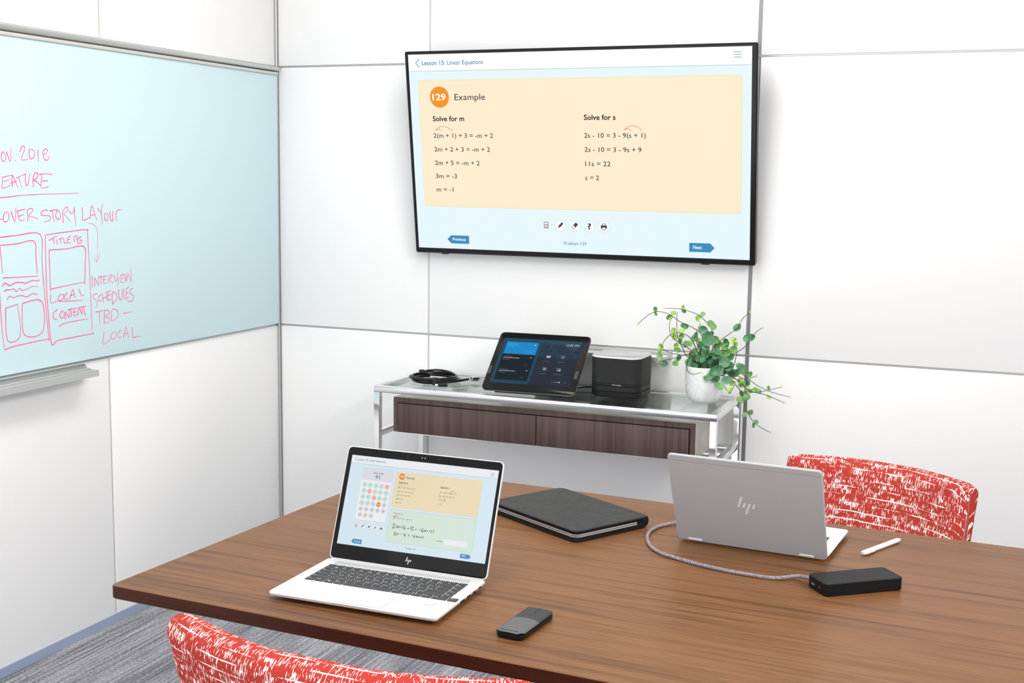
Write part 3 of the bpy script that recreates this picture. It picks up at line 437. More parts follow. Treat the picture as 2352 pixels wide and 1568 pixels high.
'leaves': ((0, 1.5904, -0.2618, 1.047, 0.0065, 1, 1.5935, -0.2618, 1.0389), (0, 1.5916, -0.2618, 1.0319, 0.0051, 1, 1.5895, -0.2618, 1.0373), (0, 1.6348, -0.2567, 1.023, 0.0079, 2, 1.6382, -0.2567, 1.0304), (0, 1.6568, -0.2845, 1.0413, 0.0079, 2, 1.6442, -0.2545, 1.0273), (1, 1.6515, -0.1418, 1.0449, 0.0074, 2, 1.6506, -0.1418, 1.0379), (1, 1.6549, -0.1418, 1.0329, 0.0059, 0, 1.6555, -0.1418, 1.0374), (1, 1.7042, -0.1454, 1.0128, 0.0089, 2, 1.7095, -0.1454, 1.0197), (1, 1.7266, -0.1769, 1.03, 0.0073, 1, 1.7128, -0.1469, 1.0177), (1, 1.7511, -0.1617, 0.9981, 0.0103, 1, 1.7446, -0.1617, 0.9924), (1, 1.7678, -0.1958, 0.9926, 0.0087, 1, 1.7533, -0.1658, 0.9841), (0, 1.7483, -0.258, 0.9903, 0.0108, 0, 1.7316, -0.228, 0.9751), (0, 1.683, -0.2413, 0.9953, 0.0094, 0, 1.6858, -0.2413, 1.0021), (4, 1.6558, -0.2729, 0.981, 0.0094, 2, 1.6586, -0.2729, 0.9725), (4, 1.6866, -0.2902, 0.9873, 0.0093, 2, 1.6768, -0.2602, 0.9729), (3, 1.6335, -0.1645, 0.9472, 0.0096, 2, 1.6302, -0.1645, 0.9426), (4, 1.6785, -0.2582, 0.9645, 0.0072, 1, 1.6801, -0.2582, 0.972), (2, 1.6675, -0.2271, 0.9457, 0.008, 1, 1.6644, -0.2271, 0.9445), (3, 1.6475, -0.2013, 0.926, 0.0073, 2, 1.6477, -0.1713, 0.9331), (4, 1.6187, -0.2818, 0.9292, 0.0086, 2, 1.6204, -0.2818, 0.9288), (4, 1.613, -0.2818, 0.9126, 0.0065, 2, 1.6155, -0.2818, 0.9128), (4, 1.6233, -0.3118, 0.9027, 0.0093, 1, 1.6155, -0.2818, 0.9128), (6, 1.6217, -0.2518, 0.8711, 0.0095, 0, 1.6182, -0.2518, 0.8774), (6, 1.6655, -0.2746, 0.8773, 0.0087, 1, 1.653, -0.2446, 0.8893), (6, 1.6673, -0.2406, 0.891, 0.0087, 0, 1.6667, -0.2406, 0.8933), (5, 1.6425, -0.165, 0.9071, 0.0089, 1, 1.633, -0.135, 0.8875), (3, 1.6728, -0.1797, 0.9294, 0.0088, 1, 1.669, -0.1797, 0.9228), (14, 1.701, -0.1736, 0.9506, 0.011, 0, 1.7057, -0.1736, 0.9516), (14, 1.7128, -0.1755, 0.9432, 0.0088, 2, 1.7078, -0.1755, 0.9423), (14, 1.7039, -0.1718, 0.9616, 0.0074, 0, 1.7045, -0.1718, 0.9614), (4, 1.7079, -0.2606, 0.9432, 0.0086, 1, 1.71, -0.2306, 0.9445), (0, 1.7629, -0.2515, 0.9618, 0.018, 0, 1.7418, -0.2215, 0.9506), (1, 1.7537, -0.1728, 0.9648, 0.011, 0, 1.7587, -0.1728, 0.966), (1, 1.7724, -0.1798, 0.9486, 0.011, 1, 1.7632, -0.1798, 0.948), (7, 1.7769, -0.1723, 0.9279, 0.0117, 1, 1.7722, -0.1723, 0.9309), (7, 1.7844, -0.1658, 0.9349, 0.0081, 2, 1.7796, -0.1658, 0.94), (7, 1.8088, -0.1875, 0.9427, 0.0117, 0, 1.7907, -0.1575, 0.9512), (15, 1.8455, -0.2618, 0.9629, 0.01, 2, 1.8473, -0.2618, 0.9612), (15, 1.8548, -0.2618, 0.9493, 0.0079, 2, 1.8522, -0.2618, 0.9482), (15, 1.8546, -0.2918, 0.9371, 0.0106, 1, 1.8567, -0.2618, 0.9363), (7, 1.8068, -0.1927, 0.9306, 0.0117, 1, 1.7837, -0.1627, 0.9441), (8, 1.8097, -0.1943, 0.911, 0.0146, 1, 1.8108, -0.1943, 0.9037), (8, 1.8244, -0.1931, 0.8992, 0.0109, 0, 1.8233, -0.1931, 0.9059), (7, 1.8322, -0.1348, 0.989, 0.011, 0, 1.8322, -0.1348, 0.989), (8, 1.8814, -0.2126, 0.9647, 0.0101, 0, 1.8853, -0.1826, 0.9551), (8, 1.887, -0.182, 0.9651, 0.0102, 0, 1.8901, -0.182, 0.9633), (5, 1.6982, -0.1766, 0.892, 0.0133, 1, 1.6971, -0.1766, 0.8898), (14, 1.7271, -0.1868, 0.9264, 0.0132, 0, 1.7236, -0.1868, 0.9226), (14, 1.7403, -0.1931, 0.9098, 0.0146, 0, 1.7344, -0.1931, 0.9072), (0, 1.7491, -0.2044, 0.89, 0.0139, 0, 1.7484, -0.2044, 0.89), (8, 1.7818, -0.1972, 0.8986, 0.0139, 0, 1.7818, -0.1972, 0.8986), (10, 1.8132, -0.2224, 0.886, 0.0145, 0, 1.8021, -0.1924, 0.871), (11, 1.7525, -0.2154, 0.8663, 0.0153, 0, 1.7574, -0.2154, 0.8682), (15, 1.7778, -0.2078, 0.8743, 0.0138, 0, 1.7776, -0.2078, 0.8743), (15, 1.8283, -0.2234, 0.871, 0.0152, 0, 1.8282, -0.2234, 0.8707), (11, 1.7971, -0.2672, 0.8623, 0.0143, 0, 1.7879, -0.2372, 0.8483), (17, 1.8008, -0.21, 0.8545, 0.0138, 0, 1.8016, -0.21, 0.8562), (13, 1.7748, -0.2687, 0.8429, 0.0137, 0, 1.777, -0.2387, 0.8458), (13, 1.7953, -0.2549, 0.8353, 0.0115, 0, 1.7931, -0.2549, 0.8334), (11, 1.8359, -0.2856, 0.8375, 0.0121, 0, 1.8317, -0.2556, 0.8425), (16, 1.8277, -0.1818, 0.8451, 0.0102, 0, 1.8277, -0.1818, 0.8451), (10, 1.8463, -0.1846, 0.8469, 0.0131, 1, 1.8483, -0.1846, 0.8527), (10, 1.8694, -0.2133, 0.8653, 0.0123, 0, 1.8558, -0.1833, 0.8491), (10, 1.8586, -0.2149, 0.8756, 0.008, 0, 1.8465, -0.1849, 0.8533), (16, 1.8872, -0.1818, 0.8441, 0.0088, 1, 1.8865, -0.1518, 0.828), (17, 1.8662, -0.2257, 0.8291, 0.0101, 2, 1.8636, -0.2257, 0.825), (12, 1.8384, -0.21, 0.8156, 0.0095, 2, 1.8431, -0.21, 0.8195), (13, 1.8188, -0.3098, 0.821, 0.0114, 1, 1.8171, -0.2798, 0.824), (13, 1.8531, -0.3118, 0.8109, 0.0092, 2, 1.8581, -0.3118, 0.8088), (17, 1.8725, -0.2282, 0.8191, 0.0094, 1, 1.873, -0.2282, 0.82), (16, 1.8792, -0.1618, 0.8114, 0.0066, 0, 1.8788, -0.1618, 0.8205), (10, 1.8729, -0.2126, 0.8637, 0.008, 1, 1.8589, -0.1826, 0.8468), (12, 1.8708, -0.2136, 0.7861, 0.008, 1, 1.8711, -0.2136, 0.7863), (12, 1.8743, -0.2454, 0.7716, 0.0101, 1, 1.8778, -0.2154, 0.7696), (12, 1.8933, -0.2449, 0.7828, 0.0101, 1, 1.8765, -0.2149, 0.7735), (17, 1.9191, -0.2463, 0.8069, 0.0079, 2, 1.9193, -0.2463, 0.8005), (17, 1.9025, -0.2413, 0.8002, 0.0072, 2, 1.9017, -0.2413, 0.7992), (17, 1.9322, -0.2498, 0.8039, 0.0065, 1, 1.9322, -0.2498, 0.8021), (17, 1.9629, -0.2518, 0.8162, 0.0064, 2, 1.9643, -0.2518, 0.8106), (11, 1.9725, -0.2918, 0.7943, 0.0064, 2, 1.9736, -0.2918, 0.7974), (12, 1.8897, -0.2509, 0.7253, 0.0072, 1, 1.8956, -0.2209, 0.7251), (12, 1.9032, -0.2211, 0.7274, 0.0087, 1, 1.8961, -0.2211, 0.724), (12, 1.9139, -0.2218, 0.6872, 0.0065, 1, 1.9184, -0.2218, 0.6947), (12, 1.9223, -0.2218, 0.7002, 0.0058, 1, 1.9188, -0.2218, 0.6944), (9, 1.6991, -0.2388, 0.8802, 0.0094, 0, 1.6989, -0.2388, 0.8803), (3, 1.7069, -0.1918, 0.9074, 0.0095, 1, 1.7033, -0.1918, 0.9036), (10, 1.7754, -0.1976, 0.8764, 0.011, 0, 1.775, -0.1976, 0.8788), (5, 1.7221, -0.1899, 0.8826, 0.0125, 0, 1.7216, -0.1899, 0.8818), (1, 1.7642, -0.1985, 0.8903, 0.0131, 0, 1.7603, -0.1985, 0.8912), (8, 1.7961, -0.1959, 0.8976, 0.0124, 0, 1.7955, -0.1959, 0.901), (8, 1.7913, -0.2267, 0.9175, 0.0108, 0, 1.7869, -0.1967, 0.8995), (17, 1.8906, -0.2361, 0.8074, 0.0079, 2, 1.8905, -0.2361, 0.8074), (0, 1.7483, -0.2149, 0.9295, 0.0109, 0, 1.7483, -0.2149, 0.9294))}

# ------------------------------------------------------------------ room shell
JZ = (0.878, 1.866)          # heights of the panel joints
def build_room():
    b = MB(); b.box(-0.1, 4.6, -5.5, 0.1, -0.05, 0.0); structure(b.build('floor', M['carpet']), 'grey striped loop-pile carpet', 'floor')
    b = MB(); b.box(-0.1, 4.6, -5.5, 0.1, CEIL, CEIL + .05); structure(b.build('ceiling', M['ceiling']))
    g = .0035
    # back wall panels in the plane y=0
    xs = [0.0, .651, 1.842, 3.033, 4.224, 4.58]
    zs = [0.0, JZ[0], JZ[1], CEIL]
    b = MB(); b.box(-.1, 4.6, .02, .1, 0, CEIL)
    for i in range(5):
        for j in range(3):
            gx = .0065 if xs[i] == 1.842 else g
            gy = .0065 if xs[i + 1] == 1.842 else g
            b.M = Matrix(((1, 0, 0, 0), (0, 0, 1, 0), (0, 1, 0, 0), (0, 0, 0, 1)))
            b.slab(xs[i] + gx, xs[i + 1] - gy, zs[j] + g * (j > 0), zs[j + 1] - g * (j < 2), 0.0, .0195, .002, .0012, seg=2)
    structure(b.build('wall_back', M['wall']), 'white panelled back wall', 'wall')
    # left wall panels in the plane x=0
    ys = [0.0, -.985, -2.176, -3.367, -4.558, -5.48]
    b = MB(); b.box(-.1, -.02, -5.5, .02, 0, CEIL)
    for i in range(5):
        for j in range(3):
            b.M = Matrix(((0, 0, -1, 0), (1, 0, 0, 0), (0, 1, 0, 0), (0, 0, 0, 1)))
            b.slab(ys[i + 1] + .004, ys[i] - .004, zs[j] + g * (j > 0), zs[j + 1] - g * (j < 2), 0.0, .0195, .002, .0012, seg=2)
    structure(b.build('wall_left', M['wall']), 'white panelled left wall', 'wall')
    b = MB(); b.box(4.58, 4.68, -5.5, .02, 0, CEIL); structure(b.build('wall_right', M['wall']), 'plain white right wall', 'wall')
    n = [0]
    def trim(mb, m, lab):
        n[0] += 1
        structure(mb.build('trim_%d' % n[0], m), lab, 'trim')
    for z in JZ:
        b = MB(); b.box(0, 4.58, .003, .019, z - .0034, z + .0034); b.box(0, 4.58, .0005, .019, z - .0012, z + .0018); trim(b, M['joint'], 'horizontal metal joint of the back wall')
        b = MB(); b.box(-.019, -.003, -5.48, 0, z - .0034, z + .0034); b.box(-.019, -.0005, -5.48, 0, z - .0012, z + .0018); trim(b, M['joint'], 'horizontal metal joint of the left wall')
    for x in xs[1:-1]:
        d = .0063 if x == 1.842 else .0033
        b = MB(); b.box(x - d, x + d, .001, .0185, 0, CEIL); trim(b, M['joint_dark_and_shadow'] if x == 1.842 else M['joint_light'], 'vertical joint of the back wall')
    for y in ys[1:-1]:
        b = MB(); b.box(-.0185, -.002, y - .0038, y + .0038, 0, CEIL); trim(b, M['joint_light'], 'vertical joint of the left wall')
    b = MB(); b.slab(0.0, .010, -.010, 0.0, 0, CEIL, .004, 0, seg=4); b.slab(.009, .0125, -.004, -.0005, 0, CEIL, .001, 0, 1)  # second slab: dark strip painting the shadow line beside the post
    n[0] += 1
    structure(b.build('trim_%d' % n[0], [M['joint'], M['joint_dark_and_shadow']]), 'vertical corner post between the walls with a painted shadow line', 'trim')
    b = MB(); b.box(0, .006, -5.48, -.012, 0, .029); structure(b.build('baseboard_left', M['base']), 'low blue-grey baseboard', 'baseboard')
    b = MB(); b.box(.012, 4.58, -.006, 0, 0, .029); structure(b.build('baseboard_back', M['base']))


def build_whiteboard():
    t = thing('glass_whiteboard', 'large pale aqua glass writing board on left wall with pink marker notes', 'whiteboard', (0, -.9, .88))
    Y = .9  # local y = world y + .9 ; local z = world z - .88
    Z = -.88
    b = MB()
    b.M = Matrix.Translation((0, Y, Z)) @ Matrix(((0, 0, 1, 0), (1, 0, 0, 0), (0, 1, 0, 0), (0, 0, 0, 1)))
    b.slab(-1.95, -.018, .884, 1.834, .001, .013, .003, .001, 0, seg=2)
    b.build('glass_panel', M['board'], t)
    b = MB(); b.M = Matrix.Translation((0, Y, Z))
    # long D-shaped top rail
    rings = []
    for y in (-1.95, -.010):
        rings.append([(.001, y, 1.846)] + [(.001 + .026 * math.sin(R(a)), y, 1.857 - .011 * math.cos(R(a))) for a in range(10, 180, 17)] + [(.001, y, 1.868)])
    b.stack(rings)
    b.build('top_rail', M['alu'], t)
    b = MB(); b.M = Matrix.Translation((0, Y, Z)); b.bbox(.001, .019, -1.95, -.016, 1.834, 1.8445, .001)
    b.build('glass_clamp_strip', M['joint_light'], t)
    names = dict(date='date_writing', feature='heading_writing', cover='cover_writing', arrow='drawn_arrow', left_page='page_sketch', right_page='page_sketch', interview='schedule_writing', local='local_writing', dash='drawn_dash')
    labs = dict(date='handwritten date line', feature='underlined handwritten heading', cover='handwritten line about a cover story', arrow='thin curved arrow', left_page='sketched page with boxes and wavy lines', right_page='sketched page with title and text', interview='handwritten notes about interview schedules', local='handwritten word at the lower right', dash='short drawn dash')
    INK = dict(DATA['ink']); iv = INK.pop('interview')
    INK['interview'] = iv[:-7]; INK['local'] = iv[-6:]; INK['dash'] = iv[-7:-6]
    for k, ss in INK.items():
        b = MB(); b.M = Matrix.Translation((0, Y, Z)) @ Matrix(((0, 0, 1, 0), (1, 0, 0, 0), (0, 1, 0, 0), (0, 0, 0, 1)))
        w = .0020 if k == 'arrow' else (.0030 if k in ('interview', 'local', 'dash') else .0036)
        for i, s in enumerate(ss):
            s = [p for p in s if p[0] > -1.94]
            if len(s) < 2: continue
            p = smooth_path([(a, c, 0) for a, c in s], 4) if len(s) > 2 else s
            b.line(p, w, .01320 + .00002 * (i % 7), 0, w * random.uniform(.5, .9))
        o = b.build(names[k], M['ink_thin'] if k == 'arrow' else M['ink'], t, smooth=0); o['label'] = labs[k]


def tray_profile(L):
    """marker tray cross-section (out from wall, up), swept along L"""
    return [(0.0, .0), (.012, -.006), (.012, -.010), (.030, -.012), (.032, -.009), (.034, -.012), (.052, -.014), (.054, -.011), (.056, -.014), (.072, -.015), (.076, -.010), (.080, -.010), (.084, -.028), (.080, -.029), (.074, -.021), (.03, -.020), (.0, -.016)]


def build_trays():
    for name, lab, rot, loc, L in (('marker_tray', 'grey metal marker tray below the glass writing board', 0, (0, -1.10, .872), .75), ('marker_tray', 'slim metal marker tray on back wall behind the small loudspeaker', 1, (1.585, 0, .873), .62)):
        b = MB()
        pr = tray_profile(L)
        if rot == 0:
            b.stack([[(p, -L, q) for p, q in pr], [(p, -p * .35, q) for p, q in pr]])
        else:
            b.stack([[(-L, -p, q) for p, q in pr], [(-p * .35, -p, q) for p, q in pr]])
        o = b.build(name, M['alu'], smooth=20)
        o.location = loc; o['label'] = lab; o['category'] = 'tray'; o['group'] = 'wall marker trays'


# ------------------------------------------------------------------ screen graphics
class UI:
    """graphics on a lit screen: every piece is a small mesh child of the display"""
    def __init__(s, disp, base, pre):
        s.d, s.M, s.pre = disp, base, pre

    def piece(s, name, mats, draw, label=None):
        b = MB(); b.M = s.M
        draw(b)
        o = b.build(name, [M[s.pre + k] for k in mats], s.d, smooth=0)
        if label: o['label'] = label
        return o


def arrow_button(b, x0, x1, y0, y1, tip, z):
    ym = (y0 + y1) / 2
    if tip < x0: b.poly([(x0, y0), (x1, y0), (x1, y1), (x0, y1), (tip, ym)], z, 0)
    else: b.poly([(x0, y0), (x1, y0), (tip, ym), (x1, y1), (x0, y1)], z, 0)


def tool_icon(b, kind, x, y, r, z, rx=1.0):
    """white disc with a dark pictogram; materials: shade, white, icon"""
    b.disc(x, y, r * 1.07, z, 0); b.disc(x, y, r, z + .0001, 1)
    k = r / 11.6; z2 = z + .0002; z3 = z + .0003
    q = lambda px, py: (x + px * k, y + py * k)
    if kind == 0:      # calculator
        b.rect(x - 5.4 * k, x + 5.4 * k, y - 7.2 * k, y + 7.2 * k, z2, 2, 1.2 * k)
        b.rect(x - 4.2 * k, x + 4.2 * k, y + 2.2 * k, y + 5.8 * k, z3, 1)
        for i in range(3):
            for j in range(3): b.rect(x + (-4.2 + 3.0 * i) * k, x + (-1.9 + 3.0 * i) * k, y + (-6.0 + 2.6 * j) * k, y + (-4.1 + 2.6 * j) * k, z3, 1)
    elif kind == 1:    # pencil
        d = (.70, .714); n = (-.714, .70)
        pt = lambda a, c: q(a * d[0] + c * n[0], a * d[1] + c * n[1])
        b.poly([pt(-3.8, -2.4), pt(8, -2.4), pt(8, 2.4), pt(-3.8, 2.4)], z2, 2)
        b.poly([pt(-8.4, 0), pt(-4.0, -2.4), pt(-4.0, 2.4)], z2, 2)
        b.poly([pt(-6.6, 0), pt(-4.6, -1.2), pt(-4.6, 1.2)], z3, 1)
    elif kind == 2:    # eraser
        d = (.70, .714); n = (-.714, .70)
        pt = lambda a, c: q(a * d[0] + c * n[0], a * d[1] + c * n[1])
        b.poly([pt(-7, -3.6), pt(7.5, -3.6), pt(7.5, 3.6), pt(-7, 3.6)], z2, 2)
        b.poly([pt(-6, -2.7), pt(-1, -2.7), pt(-1, 2.7), pt(-6, 2.7)], z3, 1)
    elif kind == 3:
        b.text('?', x - 4 * k, x + 4 * k, y - 6 * k, z2, 2, cap=12 * k, bold=.03)
    else:              # printer
        b.rect(x - 4 * k, x + 4 * k, y + 2.5 * k, y + 7 * k, z2, 2); b.rect(x - 2.9 * k, x + 2.9 * k, y + 3.2 * k, y + 6 * k, z3, 1)
        b.rect(x - 6.8 * k, x + 6.8 * k, y - 3.6 * k, y + 3 * k, z2, 2, 1 * k)
        b.rect(x - 4.2 * k, x + 4.2 * k, y - 7 * k, y - 1.4 * k, z3, 2); b.rect(x - 3.1 * k, x + 3.1 * k, y - 6 * k, y - 1.6 * k, z3 + .0001, 1)
        b.rect(x - 2 * k, x + 2 * k, y - 3.4 * k, y - 2.8 * k, z3 + .0002, 2)


ICON_NAMES = ['calculator_icon', 'pencil_icon', 'eraser_icon', 'question_icon', 'printer_icon']


def arc(b, p, w, z, mi):
    b.line(smooth_path([(a, c, 0) for a, c in p], 6), w, z, mi)


def build_tv():
    t = thing('wall_television', 'big wall-mounted flat television showing a linear equations lesson', 'television', (1.2443, -.10, 1.538))
    t.rotation_euler = (R(7.944), 0, 0)
    SW = Matrix(((1, 0, 0, 0), (0, 0, -1, 0), (0, 1, 0, 0), (0, 0, 0, 1)))   # drawing plane -> local XZ, z towards the viewer (-Y)
    x0, x1, z0, z1 = -.6215, .6215, -.3565, .3595
    ix0, ix1, iz0, iz1 = -.6087, .6023, -.3375, .3485
    # frame: mitred slim bezel
    b = MB(); b.M = SW
    def fr(i, z): return b.ring(x0 + i, x1 - i, z0 + i, z1 - i, .006, z, 3)
    out = [b.ring(x0, x1, z0, z1, .006, -.030, 3), b.ring(x0, x1, z0, z1, .006, -.004, 3), b.ring(x0 + .0035, x1 - .0035, z0 + .0035, z1 - .0035, .004, 0, 3), b.ring(ix0 - .003, ix1 + .003, iz0 - .003, iz1 + .003, .001, 0, 3), b.ring(ix0, ix1, iz0, iz1, .0005, -.004, 3)]
    b.stack(out, 0, cap0=False, cap1=False)
    b.build('bezel', M['black_gloss'], t)
    b = MB(); b.M = SW
    b.slab(x0 + .001, x1 - .001, z0 + .001, z1 - .001, -.034, -.028, .006, .002)
    b.slab(-.45, .45, z0 + .03, .20, -.058, -.033, .03, .012)
    b.build('rear_housing', M['black'], t)
    for sx in (-.505, .455):
        b = MB(); b.M = SW; b.slab(sx - .014, sx + .014, z0 - .0030, z0 + .006, -.016, -.004, .003, .001)
        b.build('bottom_button', M['black'], t)
    # tilting bracket reaching back to the wall
    b = MB(); b.M = Matrix.Rotation(R(-7.944), 4, 'X')
    b.bbox(-.26, .26, .0955, .0995, -.13, .13, .001)
    for sx in (-.2, .2):
        b.bbox(sx - .012, sx + .012, .034, .097, -.12, .12, .002)
    b.build('wall_bracket', M['black'], t)
    b = MB(); b.M = SW; b.rect(ix0 - .0005, ix1 + .0005, iz0 - .0005, iz1 + .0005, -.0035, 0)
    d = b.build('display', M['tv_sky'], t, smooth=0); d['label'] = 'lit lesson page on the television'
    ui = UI(d, SW, 'tv_'); Z = -.0030
    def header(b):
        b.rect(ix0, ix1, .2900, .2925, Z, 1); b.rect(ix0, ix1, .2925, iz1, Z + .0001, 0)
        b.line([(-.566, .3325), (-.5805, .3191), (-.5665, .3055)], .0028, Z + .0003, 2)
        for zz in (.3315, .3237, .3157): b.rect(.545, .5695, zz - .0009, zz + .0009, Z + .0003, 2)
    ui.piece('header_bar', ['white', 'shade', 'teal'], header)
    def panel(b):
        b.rect(-.5750, .5731, -.1858, .2605, Z, 1, .008); b.rect(-.5736, .5717, -.1843, .2591, Z + .0001, 0, .007)
    ui.piece('example_panel', ['sand', 'gold'], panel)
    ui.piece('problem_badge', ['orange'], lambda b: b.disc(-.4948, .2013, .0368, Z + .0003, 0))
    txt = {s[0]: s for s in DATA['tv_text']}
    def T(b, s, mi, cap, bold=0.007, z=Z + .0005):
        b.text(s[0], s[1], s[2], s[3], z, mi, cap=cap, bold=bold)
    tl = DATA['tv_text']
    ui.piece('lesson_title', ['teal'], lambda b: (T(b, tl[0], 0, .0150, .014), T(b, tl[1], 0, .0150)))
    ui.piece('example_heading', ['ink'], lambda b: T(b, tl[2], 0, .0212, .004))
    ui.piece('badge_number', ['white'], lambda b: T(b, tl[14], 0, .0215, .022))
    for s in (tl[3], tl[9]): ui.piece('solve_heading', ['inkbold'], lambda b: T(b, s, 0, .0172, .022))
    for s in tl[4:9] + tl[10:14]: ui.piece('equation_line', ['ink'], lambda b: T(b, s, 0, .0158))
    def arcs(b, ps):
        for p in ps:
            arc(b, p, .0016, Z + .0006, 0)
    AR = ([(-.4488, .0835), (-.4680, .0945), (-.4876, .0995), (-.5043, .0953), (-.5174, .0842)], [(-.5174, .0842), (-.5046, .0901), (-.4935, .0835)], [(.2399, .0848), (.2267, .0963), (.2078, .1012), (.1903, .0963), (.1784, .0859)], [(.1784, .0859), (.1902, .0918), (.2036, .0848)])
    for k in (0, 2): ui.piece('red_arc', ['redline'], lambda b: arcs(b, AR[k:k + 2]))
    for k, x in enumerate((-.109, -.0572, -.004, .0494, .1017)):
        ui.piece(ICON_NAMES[k], ['shade', 'white', 'icon'], lambda b: tool_icon(b, k, x, -.2416, .0190, Z))
    def prv(b):
        arrow_button(b, -.4768, -.4067, -.3186, -.2890, -.4925, Z); T(b, tl[15], 1, .0105, .016)
    ui.piece('previous_button', ['blue', 'white'], prv)
    def nxt(b):
        arrow_button(b, .4000, .4716, -.3174, -.2870, .4860, Z); T(b, tl[16], 1, .0110, .018)
    ui.piece('next_button', ['blue', 'white'], nxt)
    ui.piece('problem_caption', ['teal'], lambda b: T(b, tl[17], 0, .0112))


# ------------------------------------------------------------------ console table
def build_console():
    x0, x1, yf, yb, zt, w = .636, 1.834, -.400, -.030, .745, .022
    t = thing('console_table', 'chrome framed glass-top console with dark wood drawers against the back wall', 'console table', (1.235, -.215, 0))
    off = Matrix.Translation((-1.235, .215, 0))
    def part(name, m, draw):
        b = MB(); b.M = off; draw(b); return b.build(name, m, t)
    def frame(b):
        for y in (yf, yb - w): b.bbox(x0, x1, y, y + w, zt - w, zt, .0012)
        for x in (x0, x1 - w): b.bbox(x, x + w, yf + w, yb - w, zt - w, zt, .0012)
    part('top_frame', M['chrome'], frame)
    for x in (x0, x1 - w):
        for y in (yf, yb - w):
            part('leg', M['chrome'], lambda b: b.bbox(x, x + w, y, y + w, 0, zt - w, .0012))
    for x in (x0, x1 - w):
        part('side_rail', M['chrome'], lambda b: b.bbox(x + .001, x + w - .001, yf + w, yb - w, .566, .587, .0012))
    part('rear_rail', M['steel'], lambda b: b.bbox(x0 + w, x1 - w, yb - w + .001, yb - .001, .553, .574, .0012))
    part('shelf_rail', M['chrome'], lambda b: b.bbox(x0 + w, x1 - w, -.225, -.205, .568, .586, .001))
    part('glass_top', M['glass'], lambda b: b.slab(x0 + w - .004, x1 - w + .004, yf + w - .004, yb - w + .004, zt - .006, zt + .0005, .002, .0008))
    bx0, bx1, bf, bb, bz0, bz1, th = .707, 1.765, -.386, -.055, .5885, .7085, .0115
    def case(b):
        b.box(bx0, bx0 + th, bf + .001, bb, bz0, bz1); b.box(bx1 - th - .005, bx1, bf + .001, bb, bz0, bz1)
        b.box(bx0 + th, bx1 - th - .005, bf + .001, bb, bz1 - .017, bz1); b.box(bx0 + th, bx1 - th - .005, bb - .01, bb, bz0, bz1 - .017)
        b.box(bx0 + th, bx1 - th - .005, bf + .02, bb - .01, bz0, bz0 + .008)
    part('drawer_case', M['taupe'], case)
    def face(b):
        b.box(bx0, bx0 + th, bf - .001, bf + .002, bz0, bz1); b.box(bx1 - th - .005, bx1, bf - .001, bf + .002, bz0, bz1); b.box(bx0 + th, bx1 - th - .005, bf - .001, bf + .002, bz1 - .017, bz1)
    part('case_front', M['ebony'], face)
    part('shadow_gap', M['gap'], lambda b: b.box(bx0 + th, bx1 - th - .005, bf + .012, bf + .016, bz0 + .009, bz1 - .017))
    for k, (a, c) in enumerate(((.7225, 1.2305), (1.2335, 1.7445))):
        part('drawer_front', M['ebony'], lambda b: b.bbox(a, c, bf - .0005, bf + .011, bz0 - .001, .6880, .0006))
    part('drawer_lip', M['chrome'], lambda b: b.box(bx0 + th, bx1 - .018, bf + .001, bf + .006, bz0 - .004, bz0 - .0012))


